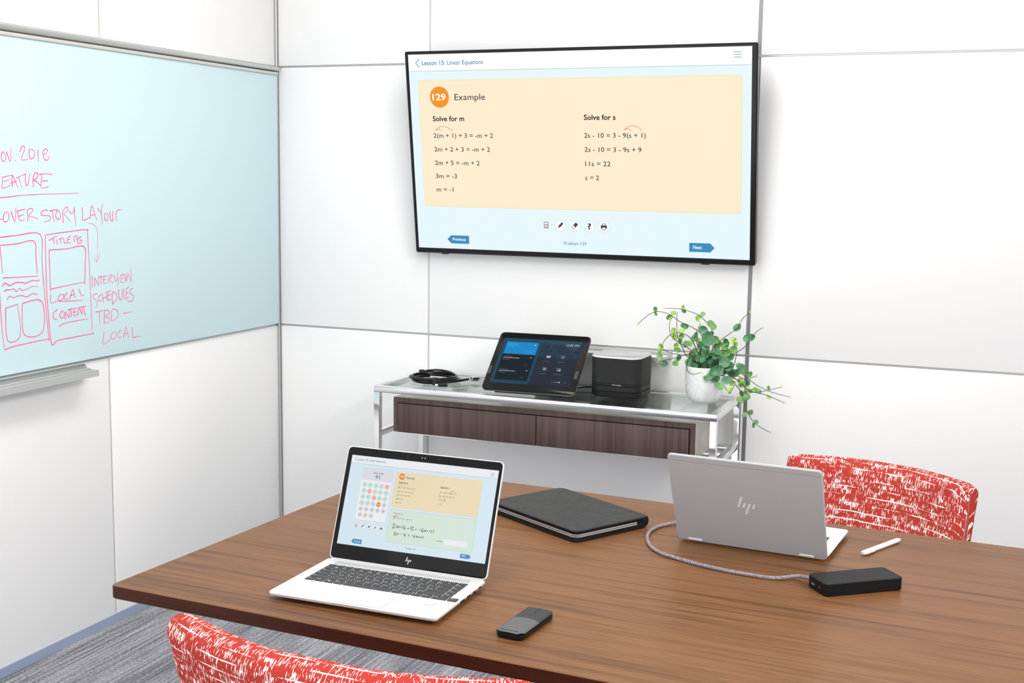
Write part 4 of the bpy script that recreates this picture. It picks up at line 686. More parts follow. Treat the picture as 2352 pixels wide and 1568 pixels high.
# ------------------------------------------------------------------ things on the console
CT = .7455
def build_tablet():
    t = thing('touch_tablet', 'black tilted touch panel showing a dark blue meeting screen on the console', 'touch panel', (1.0179, -.3508, .757), .0508)
    A = .6928
    P = Matrix(((1, 0, 0, 0), (0, math.cos(A), -math.sin(A), 0), (0, math.sin(A), math.cos(A), 0), (0, 0, 0, 1)))   # screen plane
    W, H = .3268, .2645
    b = MB(); b.M = P
    b.slab(0, W, 0, H, -.0035, 0, .016, .0012)
    b.build('glass_front', M['tab_bezel'], t)
    b = MB(); b.M = P
    b.slab(.0, W, .0, H, -.0135, -.0036, .016, prof=[(-.0135, .006), (-.0115, .002), (-.0085, .0002), (-.0060, .0006), (-.0056, .0016), (-.0040, .0004), (-.0036, .0004)])
    b.build('rear_shell', M['alu_dark'], t)
    # wedge foot behind
    b = MB()
    pr = [(.012, -.0112), (.175, -.0112), (.168, .118), (.150, .118), (.02, .012)]
    b.stack([[(.045, y, z) for y, z in pr], [(W - .045, y, z) for y, z in pr]])
    b.build('stand', M['black'], t)
    b = MB(); b.M = P; b.rect(.0203, .3015, .0308, .2372, .0002, 0)
    d = b.build('display', M['tb_base'], t, smooth=0); d['label'] = 'dark blue meeting room screen'
    ui = UI(d, P, 'tb_'); Z = .0005
    def tri(b):
        b.rect(.0203, .3015, .2215, .2372, Z, 0); b.rect(.0203, .0332, .0308, .2215, Z, 0); b.rect(.0332, .155, .0308, .0452, Z, 0); b.rect(.150, .160, .0452, .2215, Z, 0)
        b.rect(.160, .3015, .158, .2215, Z, 2)
        for i in range(9):
            for j in range(3):
                x = .160 + i * .0155; y = .164 + j * .019
                if (i * 7 + j * 3) % 4: b.poly([(x, y), (x + .0155, y), (x + .0078, y + .016)], Z + .0001, 1)
    ui.piece('wallpaper', ['rim', 'facet', 'line'], tri)
    def tile(b, y0, y1, c, n):
        b.rect(.0338, .1495, y0, y1, Z + .0003, 0)
        for k, (wd_, yy, mi) in enumerate(((.032, -.010, 1), (.058 if n else .040, -.0175, 2), (.024, -.025, 1))):
            x = .0400
            while x < .0400 + wd_:
                q = random.uniform(.003, .009); b.rect(x, min(x + q, .0400 + wd_), y1 + yy, y1 + yy + (.0022 if k == 1 else .0014), Z + .0005, mi); x += q + .0012
        b.disc(.138, y1 - .0112, .0022, Z + .0005, 3)
        for p in ([(.1135, y0 + .0095), (.1418, y0 + .0095)], [(.1135, y0 + .0195), (.1418, y0 + .0195)], [(.1135, y0 + .0095), (.1135, y0 + .0195)], [(.1418, y0 + .0095), (.1418, y0 + .0195)]): b.line(p, .0005, Z + .0005, 4)
        b.rect(.1245, .1305, y0 + .0138, y0 + .0152, Z + .0006, 1)
    ui.piece('meeting_tile', ['blue', 'cyan', 'cyan', 'text', 'cyan'], lambda b: tile(b, .1640, .2206, 0, 0), 'bright blue tile')
    ui.piece('meeting_tile', ['dark', 'dim', 'text', 'text', 'line'], lambda b: tile(b, .1040, .1618, 1, 1), 'dark upper tile')
    ui.piece('meeting_tile', ['dark', 'dim', 'text', 'text', 'line'], lambda b: tile(b, .0462, .1022, 1, 2), 'dark lower tile')
    ui.piece('clock', ['text', 'dim'], lambda b: (b.text('12:05 PM', .2465, .2935, .2128, Z + .0005, 0, cap=.0105, bold=-.006), b.rect(.270, .290, .2075, .2083, Z + .0005, 1), b.rect(.268, .289, .2035, .2043, Z + .0005, 1)))
    for k, (x, y) in enumerate(((.1984, .1608), (.2490, .1612), (.1982, .1044), (.2475, .1046))):
        def ic(b):
            b.circ(x, y, .0150, .0006, Z + .0005, 1)
            q = lambda a, c, e, f, mi=0: b.rect(x + a, x + e, y + c, y + f, Z + .0006, mi)
            if k == 0:
                for a in (-.005, 0, .005): b.disc(x + a, y + .0035, .0017, Z + .0006, 0); q(a - .0022, -.004, a + .0022, .001)
                b.circ(x, y - .003, .0028, .0009, Z + .0007, 0)
            elif k == 1:
                for i in range(3):
                    for j in range(3): q(-.0055 + i * .0045, -.004 + j * .0045, -.0035 + i * .0045, -.002 + j * .0045)
                q(-.001, -.0075, .001, -.0055)
            else:
                for s in ((-.006, -.0035, .006, -.0025), (-.006, .0045, .006, .0055), (-.006, -.0035, -.005, .0055), (.005, -.0035, .006, .0055), (-.003, -.006, .003, -.005)): q(*s)
                if k == 2: q(-.0015, -.001, .0015, .003)
                else: b.disc(x + .0045, y - .003, .0032, Z + .0007, 0)
            for i in range(5 + (k % 2)):
                b.rect(x - .012 + i * .0045, x - .0085 + i * .0045, y - .0225, y - .0208, Z + .0005, 2)
        ui.piece('menu_button', ['text', 'ring', 'dim'], ic)
    ui.piece('volume_slider', ['text', 'dim'], lambda b: (b.rect(.2445, .263, .0488, .0496, Z + .0005, 0), b.disc(.2630, .0494, .0026, Z + .0006, 0), b.rect(.263, .270, .0490, .0494, Z + .0005, 1), b.circ(.2362, .0485, .0018, .0006, Z + .0005, 1), b.circ(.2400, .0485, .0018, .0006, Z + .0005, 1), b.circ(.2836, .0491, .0028, .0009, Z + .0005, 1)))
    for xx in ((.0004, .0130), (.3073, .3200)):
        b = MB(); b.M = P; b.rect(xx[0], xx[1], .0690, .1050, .0004, 0)
        b.build('side_sensor', mat('sensor_grey', s2l(62, 62, 64), .3), t, smooth=0)


def build_speaker():
    t = thing('conference_speaker', 'squarish black perforated loudspeaker with grey glossy top beside the touch panel', 'speaker', (1.459, -.183, CT), R(-2))
    h = .0865
    def blk(z0, z1, r=.042, i0=0, i1=0, inset=0): return [(z0, inset + .0018), (z0 + .0015, inset), (z1 - .0015, inset), (z1, inset + .0018)]
    def part(name, m, z0, z1, inset=0):
        b = MB(); b.slab(-h, h, -h, h, z0, z1, .042, prof=blk(z0, z1, inset=inset), seg=10); return b.build(name, m, t)
    b = MB(); b.slab(-h + .008, h - .008, -h + .008, h - .008, 0, .004, .036, seg=8); b.build('rubber_foot', M['rubber'], t)
    part('base_module', M['black'], .0038, .0208)
    part('computer_module', M['charcoal'], .0218, .0395)
    part('groove', M['gap'], .0195, .0420, .0025)
    part('lower_band', M['charcoal'], .0405, .0480)
    part('speaker_grille', M['mesh_black'], .0478, .1325)
    b = MB(); b.slab(-h, h, -h, h, .1318, .1372, .042, prof=[(.1318, .001), (.1325, -.0004), (.1356, -.0002), (.1372, .0012)], seg=10); b.build('chrome_ring', M['white_print'], t)
    b = MB(); b.slab(-h + .002, h - .002, -h + .002, h - .002, .1368, .1384, .040, .0006, seg=10)
    top = b.build('top_glass', M['glossy_grey'], t)
    for nm, m, x, y in (('answer_key', 'green_led', -.058, -.045), ('volume_key', 'white_print', 0, -.01), ('hangup_key', 'red_led', .040, -.055)):
        b = MB()
        if nm == 'volume_key':
            b.rect(x - .014, x + .014, y - .002, y + .002, .13850, 0); b.rect(x - .0018, x + .0018, y - .012, y + .012, .13855, 0)
        else: b.rect(x - .008, x + .008, y - .003, y + .003, .1385, 0, .0029)
        b.build(nm, M[m], top, smooth=0)
    b = MB(); b.M = Matrix.Translation((0, -h - .0004, 0)) @ Matrix(((1, 0, 0, 0), (0, 0, -1, 0), (0, 1, 0, 0), (0, 0, 0, 1)))
    b.text('BANG & OLUFSEN', -.002, .028, .0432, 0, 0, cap=.0028, bold=.01)
    b.build('lettering', M['white_print'], t, smooth=0)


def build_console_cables():
    # link cable: touch panel to loudspeaker
    b = MB(); b.tube(smooth_path([(1.262, -.165, CT + .006), (1.285, -.150, CT + .004), (1.315, -.118, CT + .003), (1.345, -.118, CT + .004), (1.371, -.135, CT + .008)]), .0022)
    o = b.build('link_cable', M['black']); o['label'] = 'thin black cable running from touch panel to loudspeaker'; o['category'] = 'cable'
    t = thing('coiled_cable', 'coiled black video cable lying on the left of the glass console', 'cable', (.785, -.222, CT))
    b = MB(); pts = []
    n = 5
    for k in range(n * 24):
        a = 2 * math.pi * k / 24 + 2.2; j = k / 24.0
        rr = .080 + .005 * math.sin(j * 2.4) + .004 * math.sin(3 * a + j)
        pts.append((rr * math.cos(a) * 1.02, rr * math.sin(a) * .95, .0036 + .0030 * j + .0010 * (1 + math.sin(2 * a + 2.1 * j))))
    pts += [(-.075, .05, .020), (-.04, .090, .024), (.01, .088, .022), (.04, .068, .019)]
    b.tube(smooth_path(pts, 2), .0036, 8)
    b.build('cord', M['black_gloss'], t)
    b = MB(); b.tube(smooth_path([(-.02, -.085, .008), (.04, -.075, .008), (.09, -.035, .010), (.120, .020, .012)]), .0042)
    b.tube(smooth_path([(.0, -.083, .006), (.055, -.066, .007), (.095, -.02, .008), (.118, .028, .010)]), .003)
    b.build('cord_end', M['black_gloss'], t)
    b = MB(); b.M = Matrix.Translation((.038, -.078, 0)) @ Matrix.Rotation(R(22), 4, 'Z'); b.slab(-.010, .010, -.011, .011, .0, .026, .007, .004)
    b.build('strap', M['rubber'], t)
    b = MB(); b.M = Matrix.Translation((-.075, .048, .012)) @ Matrix.Rotation(R(40), 4, 'Z'); b.slab(-.010, .010, -.007, .007, 0, .016, .004, .003)
    b.build('cable_tie', M['rubber'], t)
    b = MB(); b.M = Matrix.Translation((.134, .042, .005)) @ Matrix.Rotation(R(48), 4, 'Z'); b.slab(-.014, .012, -.012, .012, 0, .013, .002, .001); b.box(.012, .022, -.003, -.001, .004, .008); b.box(.012, .022, .002, .004, .004, .008)
    b.build('plug', M['chrome'], t)
    b = MB(); b.M = Matrix.Translation((.078, -.100, .001)) @ Matrix.Rotation(R(20), 4, 'Z'); b.slab(-.016, .016, -.006, .006, 0, .010, .003, .002); b.build('adapter_plug', M['black_gloss'], t)
    b = MB(); b.M = Matrix.Translation((.060, -.107, .002)) @ Matrix.Rotation(R(20), 4, 'Z'); b.slab(-.008, .004, -.0045, .0045, 0, .008, .002, .001); b.build('plug_tip', M['chrome'], t)


def leaf_mesh(b, c, size, nrm, roll, mi, base=None):
    nrm = Vector(nrm).normalized(); up = Vector((0, 0, 1))
    a = up.cross(nrm).normalized(); d = nrm.cross(a)
    u = a * math.cos(roll) + d * math.sin(roll); v = nrm.cross(u)
    c = Vector(c); n = 14; cup = random.uniform(.10, .32)
    rim = []; mid = []
    for k in range(n):
        t = 2 * math.pi * k / n
        x = math.cos(t); y = math.sin(t)
        wd_ = .84 * (1 - .13 * x)
        rim.append((x, y * wd_, cup * (x * x * .6 + y * y)))
        mid.append((x * .5, y * wd_ * .5, cup * .22 * (x * x * .6 + y * y)))
    P = lambda q, e=0: tuple(c + (u * q[0] + v * q[1] + nrm * (q[2] - .15)) * size + nrm * e)
    vs = []
    for e in (0, -.0007):
        vs += [P(q, e) for q in rim] + [P(q, e) for q in mid] + [P((0, 0, -.03), e)]
    fs = []
    for s, o in ((1, 0), (-1, 2 * n + 1)):
        for k in range(n):
            j = (k + 1) % n
            q = [(o + k, o + j, o + n + j, o + n + k), (o + n + k, o + n + j, o + 2 * n)]
            fs += [tuple(reversed(x)) if s < 0 else x for x in q]
    for k in range(n):
        j = (k + 1) % n; fs.append((k, 2 * n + 1 + k, 2 * n + 1 + j, j))
    b.add(vs, fs, mi)
    return c + u * (-size)


def build_plant():
    px, py = 1.7455, -.2018
    t = thing('potted_plant', 'trailing green button-leaf plant in a white marbled pot on the console', 'plant', (px, py, CT))
    b = MB()
    b.lathe([(.0, .0), (.030, .0), (.040, .003), (.050, .011), (.0565, .024), (.0610, .045), (.0625, .075), (.0630, .110), (.0632, .1185), (.0620, .1205), (.0600, .1195), (.0592, .112), (.059, .100)], 40)
    b.build('pot', M['marble'], t, smooth=60)
    b = MB(); b.lathe([(.0, .100), (.04, .1015), (.0588, .100), (.0588, .094), (0, .094)], 32); b.build('soil', M['soil'], t)
    off = Vector((px, py, CT))
    cam_p = cam.matrix_world.translation
    for i, pts in enumerate(DATA['vines']):
        P = [Vector(p) - off for p in pts]
        # root the vine in the soil
        root = Vector((max(-.04, min(.04, P[0].x)), random.uniform(-.03, .03), .098))
        P = [root, P[0] + (root - P[0]) * .35] + P[1:]
        for p in P: p.y = min(p.y, .17)
        path = smooth_path(P, 6)
        b = MB(); b.tube(path, .0017, 6, 0, .0009)
        # tip sprout
        tip = path[-1]; dr = (path[-1] - path[-3]).normalized()
        for k in range(4):
            w = (dr + Vector((random.uniform(-.9, .9), random.uniform(-.9, .9), random.uniform(-.9, .9)))).normalized()
            b.tube([tip, tip + w * .004, tip + w * random.uniform(.007, .011)], .0013, 5, 1, .0004)
        vine = b.build('vine', [M['stem'], M['stem_tip']], t)
        L = MB(); got = False
        for lf in DATA['leaves']:
            if lf[0] != i: continue
            got = True
            c = Vector(lf[1:4]) - off; an = Vector(lf[6:9]) - off
            view = (cam_p - off - c).normalized()
            nr = (view * .75 + Vector((random.uniform(-.75, .75), random.uniform(-.5, .3), random.uniform(-.2, .8)))).normalized()
            e = leaf_mesh(L, c, lf[4] * (1.42, 1.36, 1.25)[lf[5]], nr, random.uniform(0, 2 * math.pi), lf[5])
            L.tube([tuple(e), tuple((e + an) / 2 + Vector((0, 0, .002))), tuple(an)], .0008, 5, 3)
        if got: L.build('leaves', [M['leaf_deep'], M['leaf_mid'], M['leaf_young'], M['stem']], vine, smooth=60)
    L = MB()
    for k in range(34):
        a = random.uniform(0, 6.28); r = random.uniform(.005, .05)
        c = Vector((r * math.cos(a) + .008, r * math.sin(a) * .8, .118 + random.uniform(0, .045)))
        leaf_mesh(L, c, random.uniform(.010, .015), (random.uniform(-.8, .8), random.uniform(-1, .2), random.uniform(.1, 1)), random.uniform(0, 6.28), random.choice((0, 0, 1)))
        L.tube([(c.x * .6, c.y * .6, .099), tuple(c)], .0011, 5, 3)
    L.build('crown_leaves', [M['leaf_deep'], M['leaf_mid'], M['leaf_young'], M['stem']], t, smooth=60)


# ------------------------------------------------------------------ meeting table
ZT = .74
def build_table():
    t = thing('meeting_table', 'large walnut topped meeting table in the foreground', 'table', (2.56, -1.995, 0), R(-2.75))
    # the left end runs at a slightly different angle to the long edges
    W, D, th = 2.75, .995, .0245
    b = MB()
    o = Matrix.Rotation(R(2.75), 4, 'Z') @ Matrix.Translation((-2.56, 1.995, 0))
    L = lambda x, y: tuple((o @ Vector((x, y, 0))).xy)
    a = L(1.2005, -2.4175); c = L(1.2668, -1.4215)
    corners = [a, (W / 2, a[1]), (W / 2, c[1]), c]
    def ring(ins, z):
        out = []
        n = len(corners)
        for i in range(n):
            p = Vector(corners[i]); u = (Vector(corners[i - 1]) - p).normalized(); v = (Vector(corners[(i + 1) % n]) - p).normalized()
            r = .010
            s0 = p + u * r; s1 = p + v * r
            for k in range(6):
                q = k / 5; pt = s0 * (1 - q) ** 2 + p * 2 * q * (1 - q) + s1 * q * q
                pt = pt + (u + v).normalized() * ins * 1.3
                out.append((pt.x, pt.y, z))
        return out
    b.stack([ring(.002, ZT - th), ring(0, ZT - th + .002), ring(0, ZT - .0012)], 0, cap1=False)
    b.stack([ring(0, ZT - .0012), ring(.0012, ZT)], 1, cap0=False)
    b.build('tabletop', [M['walnut_edge'], M['walnut']], t, smooth=30)
    for x in (.1, .95):
        b = MB(); b.slab(x - .035, x + .035, -.30, .30, 0, ZT - th, .01, .003); b.build('leg', M['chair_leg'], t)
    b = MB(); b.bbox(.1, .95, -.03, .03, .62, .68, .002); b.build('crossbar', M['chair_leg'], t)


# ------------------------------------------------------------------ laptops
KROWS = [
    ('Esc F1 F2 F3 F4 F5 F6 F7 F8 F9 F10 F11 F12 Ins Del ~', [1] * 16, -.0345, -.0432),
    ('` 1 2 3 4 5 6 7 8 9 0 - = back end', [1] * 13 + [2, 1], -.0455, -.0598),
    ('tab Q W E R T Y U I O P [ ] \\ up', [1.5] + [1] * 12 + [1.5, 1], -.0620, -.0763),
    ("caps A S D F G H J K L ; ' enter dn", [1.75] + [1] * 11 + [2.25, 1], -.0785, -.0928),
    ('shift Z X C V B N M , . / shift2 pg', [2.25] + [1] * 10 + [2.75, 1], -.0950, -.1093),
    ('ctrl fn win alt space alt2 prt ctrl2 l ud r', [1.1, 1.1, 1.1, 1.1, 5.4, 1.1, 1.1, 1.1, 1.1, 1.7, 1.1], -.1115, -.1258)]


def make_laptop(name, label, loc, rz, W, D, bt, hz, lid, ang, n0, n1, y_rear, facing):
    t = thing(name, label, 'laptop', loc, rz, 'open laptops on the table')
    # local frame: hinge line at y=0, user at -y, lid leans back towards +y
    def part(nm, m, draw, par=t, Mx=None, smooth=35):
        b = MB()
        if Mx: b.M = Mx
        draw(b); return b.build(nm, m, par, smooth)
    f0 = bt - .0008
    base = part('base', M['silver'], lambda b: b.slab(0, W, -D, y_rear, 0, bt, .009, prof=[(.0035, .013), (.0078, .0012), (.0092, .0002), (f0 - .0004, 0), (bt, .0010)]))
    for yy in (-D + .03, y_rear - .018):
        part('rubber_foot', M['rubber'], lambda b: b.slab(.03, W - .03, yy - .005, yy + .005, 0, .0038, .004, .001))
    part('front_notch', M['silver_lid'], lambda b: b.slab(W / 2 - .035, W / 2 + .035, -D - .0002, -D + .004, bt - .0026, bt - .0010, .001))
    # keyboard
    kx0, kx1 = .0225, W - .0195
    kb = part('keyboard_deck', M['deck_well'], lambda b: b.rect(kx0 - .0012, kx1 + .0012, -.1272, -.0332, bt + .00012, 0, .002), base)
    U = (kx1 - kx0) / 16
    for names, ws, ya, yb in KROWS:
        x = kx0
        for nm, w in zip(names.split(), ws):
            xa, xb = x + .0010, x + w * U - .0010
            b = MB()
            if nm == 'ud':
                ym = (ya + yb) / 2
                b.slab(xa, xb, ym + .0004, ya, bt, bt + .0013, .0010, .0003, 0, 2); b.slab(xa, xb, yb, ym - .0004, bt, bt + .0013, .0010, .0003, 0, 2)
            else:
                b.slab(xa, xb, yb, ya, bt, bt + .0013, .0012, .0003, 0, 2)
            zt = bt + .00145
            if len(nm) == 1 and nm.isalnum() and nm.isupper() or nm.isdigit():
                b.text(nm, xa + .0035, xa + .0064, ya - .0062, zt, 1, cap=.0034)
            elif nm == 'win':
                for i in (0, 1):
                    for j in (0, 1): b.rect(xa + .006 + .0022 * i, xa + .0079 + .0022 * i, (ya + yb) / 2 - .0022 + .0022 * j, (ya + yb) / 2 - .0003 + .0022 * j, zt, 1)
            elif nm in ('space',): pass
            elif nm[0] in '`-=[]\\;\',./': b.rect(xa + .0040, xa + .0058, ya - .0055, ya - .0045, zt, 1)
            else:
                b.rect(xa + .0030, xa + .0030 + min(.0055, (xb - xa) * .4), ya - (.0052 if ya - yb > .01 else .0040), ya - (.0041 if ya - yb > .01 else .0031), zt, 1)
            b.build('key', [M['key'], M['legend']], kb, smooth=30)
            x += w * U
    part('touchpad', [M['pad_line'], M['pad']], lambda b: (b.rect(.1095, .2165, -D + .0038, -.1415, bt + .00015, 0, .002), b.rect(.1100, .2160, -D + .0043, -.1420, bt + .0003, 1, .002)), base)
    part('fingerprint_reader', [M['pad_line'], M['pad']], lambda b: (b.rect(.2725, .2900, -.1572, -.1412, bt + .00015, 0, .0015), b.rect(.2734, .2891, -.1564, -.1420, bt + .0003, 1, .0012)), base)
    part('palm_sticker', M['pad'], lambda b: b.rect(.2950, .3040, -.1510, -.1412, bt + .00015, 0), base)
    part('speaker_grille', M['grille'], lambda b: b.rect(.0250, W - .0240, -.0262, -.0105, bt + .00015, 0, .001), base)
    for yy, ln in ((-.030, .005), (-.055, .005), (-.078, .007), (-.105, .009)):
        part('port', M['gap'], lambda b: b.slab(W - .0010, W + .0002, yy - ln, yy + ln, bt - .0052, bt - .0026, .0008, 0), base)
        part('port', M['gap'], lambda b: b.slab(-.0002, .0010, yy - ln, yy + ln, bt - .0052, bt - .0026, .0008, 0), base)
    # lid
    c, s = math.cos(ang), math.sin(ang)
    # lid frame: X right, Y up along the lid, Z out of the glass towards the user
    LM = Matrix.Translation((0, 0, hz)) @ Matrix(((1, 0, 0, 0), (0, c, -s, 0), (0, s, c, 0), (0, 0, 0, 1)))
    tk = n1 - n0
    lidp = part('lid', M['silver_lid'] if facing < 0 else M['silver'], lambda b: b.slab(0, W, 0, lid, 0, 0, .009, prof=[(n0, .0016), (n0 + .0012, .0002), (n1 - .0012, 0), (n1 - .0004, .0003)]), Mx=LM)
    part('glass_bezel', M['bezel'], lambda b: b.slab(.0016, W - .0016, .0016, lid - .0016, n1 - .001, n1, .008, .0003), par=lidp, Mx=LM)
    return t, base, lidp, LM, n0, n1


def hp_strokes(b, cx, cy, h, z, mi=0):
    """four slanted bars, mirror-logo"""
    sl = .33
    def bar(x, y0, y1, w=.105):
        q = lambda xx, yy: (cx + (xx + sl * yy) * h, cy + yy * h)
        b.poly([q(x - w / 2, y0), q(x + w / 2, y0), q(x + w / 2, y1), q(x - w / 2, y1)], z, mi)
    bar(-.30, -.12, .50); bar(-.06, -.12, .15); bar(.17, -.50, .15); bar(.40, -.12, .15)


def build_laptops():
    # left laptop, screen towards the camera
    t, base, lidp, LM, n0, n1 = make_laptop('open_laptop', 'open silver laptop near table front with lit lesson screen facing the camera', (1.4927, -2.1587, ZT), .0041, .3206, .209, .0138, .0138, .2134, 1.2009, -.0062, 0.0, 0.0, 1)
    b = MB(); b.M = LM; b.rect(.0112, .3130, .0282, .1965, n1 + .0002, 0)
    d = b.build('display', M['lp_sky'], lidp, smooth=0); d['label'] = 'lit lesson page with a score panel'
    b = MB(); b.M = LM; hp_strokes(b, .1623, .0146, .0130, n1 + .0003)
    b.build('maker_logo', M['white_print'], lidp, smooth=0)
    b = MB(); b.M = LM
    for x, r in ((.128, .0022), (.157, .0011), (.163, .0011), (.192, .0022)): b.disc(x, .2045, r, n1 + .0003, 0 if r > .002 else 1)
    b.build('webcam', [M['black'], M['pad_line']], lidp, smooth=0)
    # the screen is the sub-part; its graphics are one sheet per kind of element, still on the lid
    ui = UI(lidp, LM, 'lp_'); Z = n1 + .0003; e = .00004
    def header(b):
        b.rect(.0112, .3130, .1808, .1820, Z, 1); b.rect(.0112, .3130, .1820, .1965, Z + e, 0)
        b.line([(.0222, .1930), (.0187, .1895), (.0222, .1860)], .0008, Z + 3 * e, 2)
        for zz in (.1904, .1881, .1858): b.rect(.2990, .3046, zz - .00035, zz + .00035, Z + 3 * e, 2)
    tl = DATA['lap_text']
    T = lambda b, s, mi, cap, bold=0.008: b.text(s[0], s[1], s[2], s[3], Z + 5 * e, mi, cap=cap, bold=bold)
    ui.piece('header_bar', ['white', 'shade', 'teal'], lambda b: (header(b), T(b, tl[0], 2, .0040, .014), T(b, tl[1], 2, .0040)))
    def score(b):
        b.rect(.0402, .1036, .0766, .1752, Z, 2, .002); b.rect(.0400, .1030, .0771, .1746, Z + e, 0, .002); b.rect(.0400, .1030, .1520, .1746, Z + 2 * e, 1, .002)
        T(b, tl[2], 3, .0032); T(b, tl[3], 4, .0068, .02)
    ui.piece('score_panel', ['panel', 'lilac', 'shade', 'ink', 'teal'], score)
    kinds = ['gggg p'.replace(' ', ''), 'gpggg', 'ggpgg', 'gggon', 'nnnnn', 'nnn']
    nums = iter('116 117 118 119a 119b 120 121a 121b 121c 122 123a 124 125 126 127 128a 128b 128c 129 130 131 132a 132b 133 134 135 136 137'.split())
    for j, row in enumerate(kinds):
        for i, k in enumerate(row):
            x, y = .0484 + .01172 * i, .1432 - .01138 * j
            num = next(nums)
            if k == 'o':
                ui.piece('answer_bubble', ['orange', 'white'], lambda b: (b.disc(x, y, .0046, Z + 3 * e, 0), b.text(num, x - .0027, x + .0027, y - .0011, Z + 5 * e, 1, cap=.0024)))
            else:
                ui.piece('answer_bubble', [k + 'dot', k + 'line'], lambda b: (b.disc(x, y, .0046, Z + 3 * e, 0), b.circ(x, y, .0045, .0003, Z + 4 * e, 1) if k != 'n' else None, b.text(num, x - .0027, x + .0027, y - .0010, Z + 5 * e, 1, cap=.0022)))
    for k, x in enumerate((.0449, .0577, .0712, .0846, .0976)):
        ui.piece(ICON_NAMES[k], ['shade', 'white', 'icon'], lambda b: tool_icon(b, k, x, .0655, .0046, Z))
    def sand(b):
        b.rect(.1093, .2849, .1076, .1742, Z, 1, .002); b.rect(.1096, .2846, .1079, .1739, Z + e, 0, .002)
        b.disc(.1224, .1657, .0060, Z + 3 * e, 2); T(b, tl[16], 3, .0034, .02)
        T(b, tl[4], 4, .0043)
        for s in tl[5:6] + tl[11:12]: T(b, s, 5, .0036, .025)
        for s in tl[6:11] + tl[12:16]: T(b, s, 4, .0034)
        arc(b, [(.1285, .1478), (.1253, .1498), (.1215, .1500), (.1186, .1480)], .0006, Z + 6 * e, 6); arc(b, [(.2346, .1480), (.2306, .1498), (.2271, .1496), (.2244, .1475)], .0006, Z + 6 * e, 6)
    ui.piece('example_panel', ['sand', 'gold', 'orange', 'white', 'ink', 'inkbold', 'redline'], sand)
    def mint(b):
        b.rect(.1105, .2845, .0437, .1042, Z, 1, .002); b.rect(.1108, .2842, .0440, .1039, Z + e, 0, .002)
        T(b, tl[17], 2, .0034); T(b, tl[18], 2, .0034); T(b, tl[19], 3, .0030)
        b.rect(.2275, .2735, .0520, .0617, Z + 3 * e, 4)
        arc(b, [(.1186, .0895), (.1206, .0921), (.1242, .0926), (.1280, .0904)], .0010, Z + 6 * e, 5); b.poly([(.1180, .0893), (.1202, .0922), (.1212, .0898)], Z + 6 * e, 5)
        for s in DATA['lap_hand']: b.line(smooth_path([(p[0], p[1], 0) for p in s], 3) if len(s) > 2 else s, .00095, Z + 6 * e, 6)
    ui.piece('answer_panel', ['mint', 'gline', 'grey', 'ink', 'white', 'redbold', 'hand'], mint)
    ui.piece('previous_button', ['blue', 'white'], lambda b: (arrow_button(b, .0441, .0620, .0326, .0407, .0405, Z + e), T(b, tl[20], 1, .0028, .02)))
    ui.piece('next_button', ['blue', 'white'], lambda b: (arrow_button(b, .2628, .2800, .0325, .0402, .2841, Z + e), T(b, tl[21], 1, .0029, .02)))
    ui.piece('problem_caption', ['teal'], lambda b: T(b, tl[22], 0, .0030))

    # right laptop, back of the lid towards the camera
    a = -.0757; Wr = .3011
    ox, oy = 2.0519 + Wr * math.cos(a), -1.7307 + Wr * math.sin(a)
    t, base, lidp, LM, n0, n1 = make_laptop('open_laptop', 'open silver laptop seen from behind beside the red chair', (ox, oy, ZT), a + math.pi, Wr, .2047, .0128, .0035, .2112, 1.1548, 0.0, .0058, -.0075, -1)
    b = MB(); b.M = LM; b.rect(.010, Wr - .010, .026, .192, n1 + .0002, 0)
    b.build('display', M['lp_sky'], lidp, smooth=0)
    # marks on the lid back: mirror x because the viewer stands behind
    BM = LM @ Matrix.Translation((Wr, 0, 0)) @ Matrix(((-1, 0, 0, 0), (0, 1, 0, 0), (0, 0, -1, 0), (0, 0, 0, 1)))
    b = MB(); b.M = BM; hp_strokes(b, .1484, .1080, .0415, -n0 + .0003)
    b.build('maker_logo', M['logo_light'], lidp, smooth=0)
    b = MB(); b.M = BM; b.rect(.002, Wr - .002, .1985, .1990, -n0 + .0002, 0)
    b.build('antenna_seam', M['alu'], lidp, smooth=0)
    for x in (.0235, .2470):
        b = MB(); b.M = BM; b.slab(x, x + .0290, .0030, .0085, -n0 - .002, -n0 + .0014, .0025, .001)
        b.build('hinge', M['white_print'], lidp)


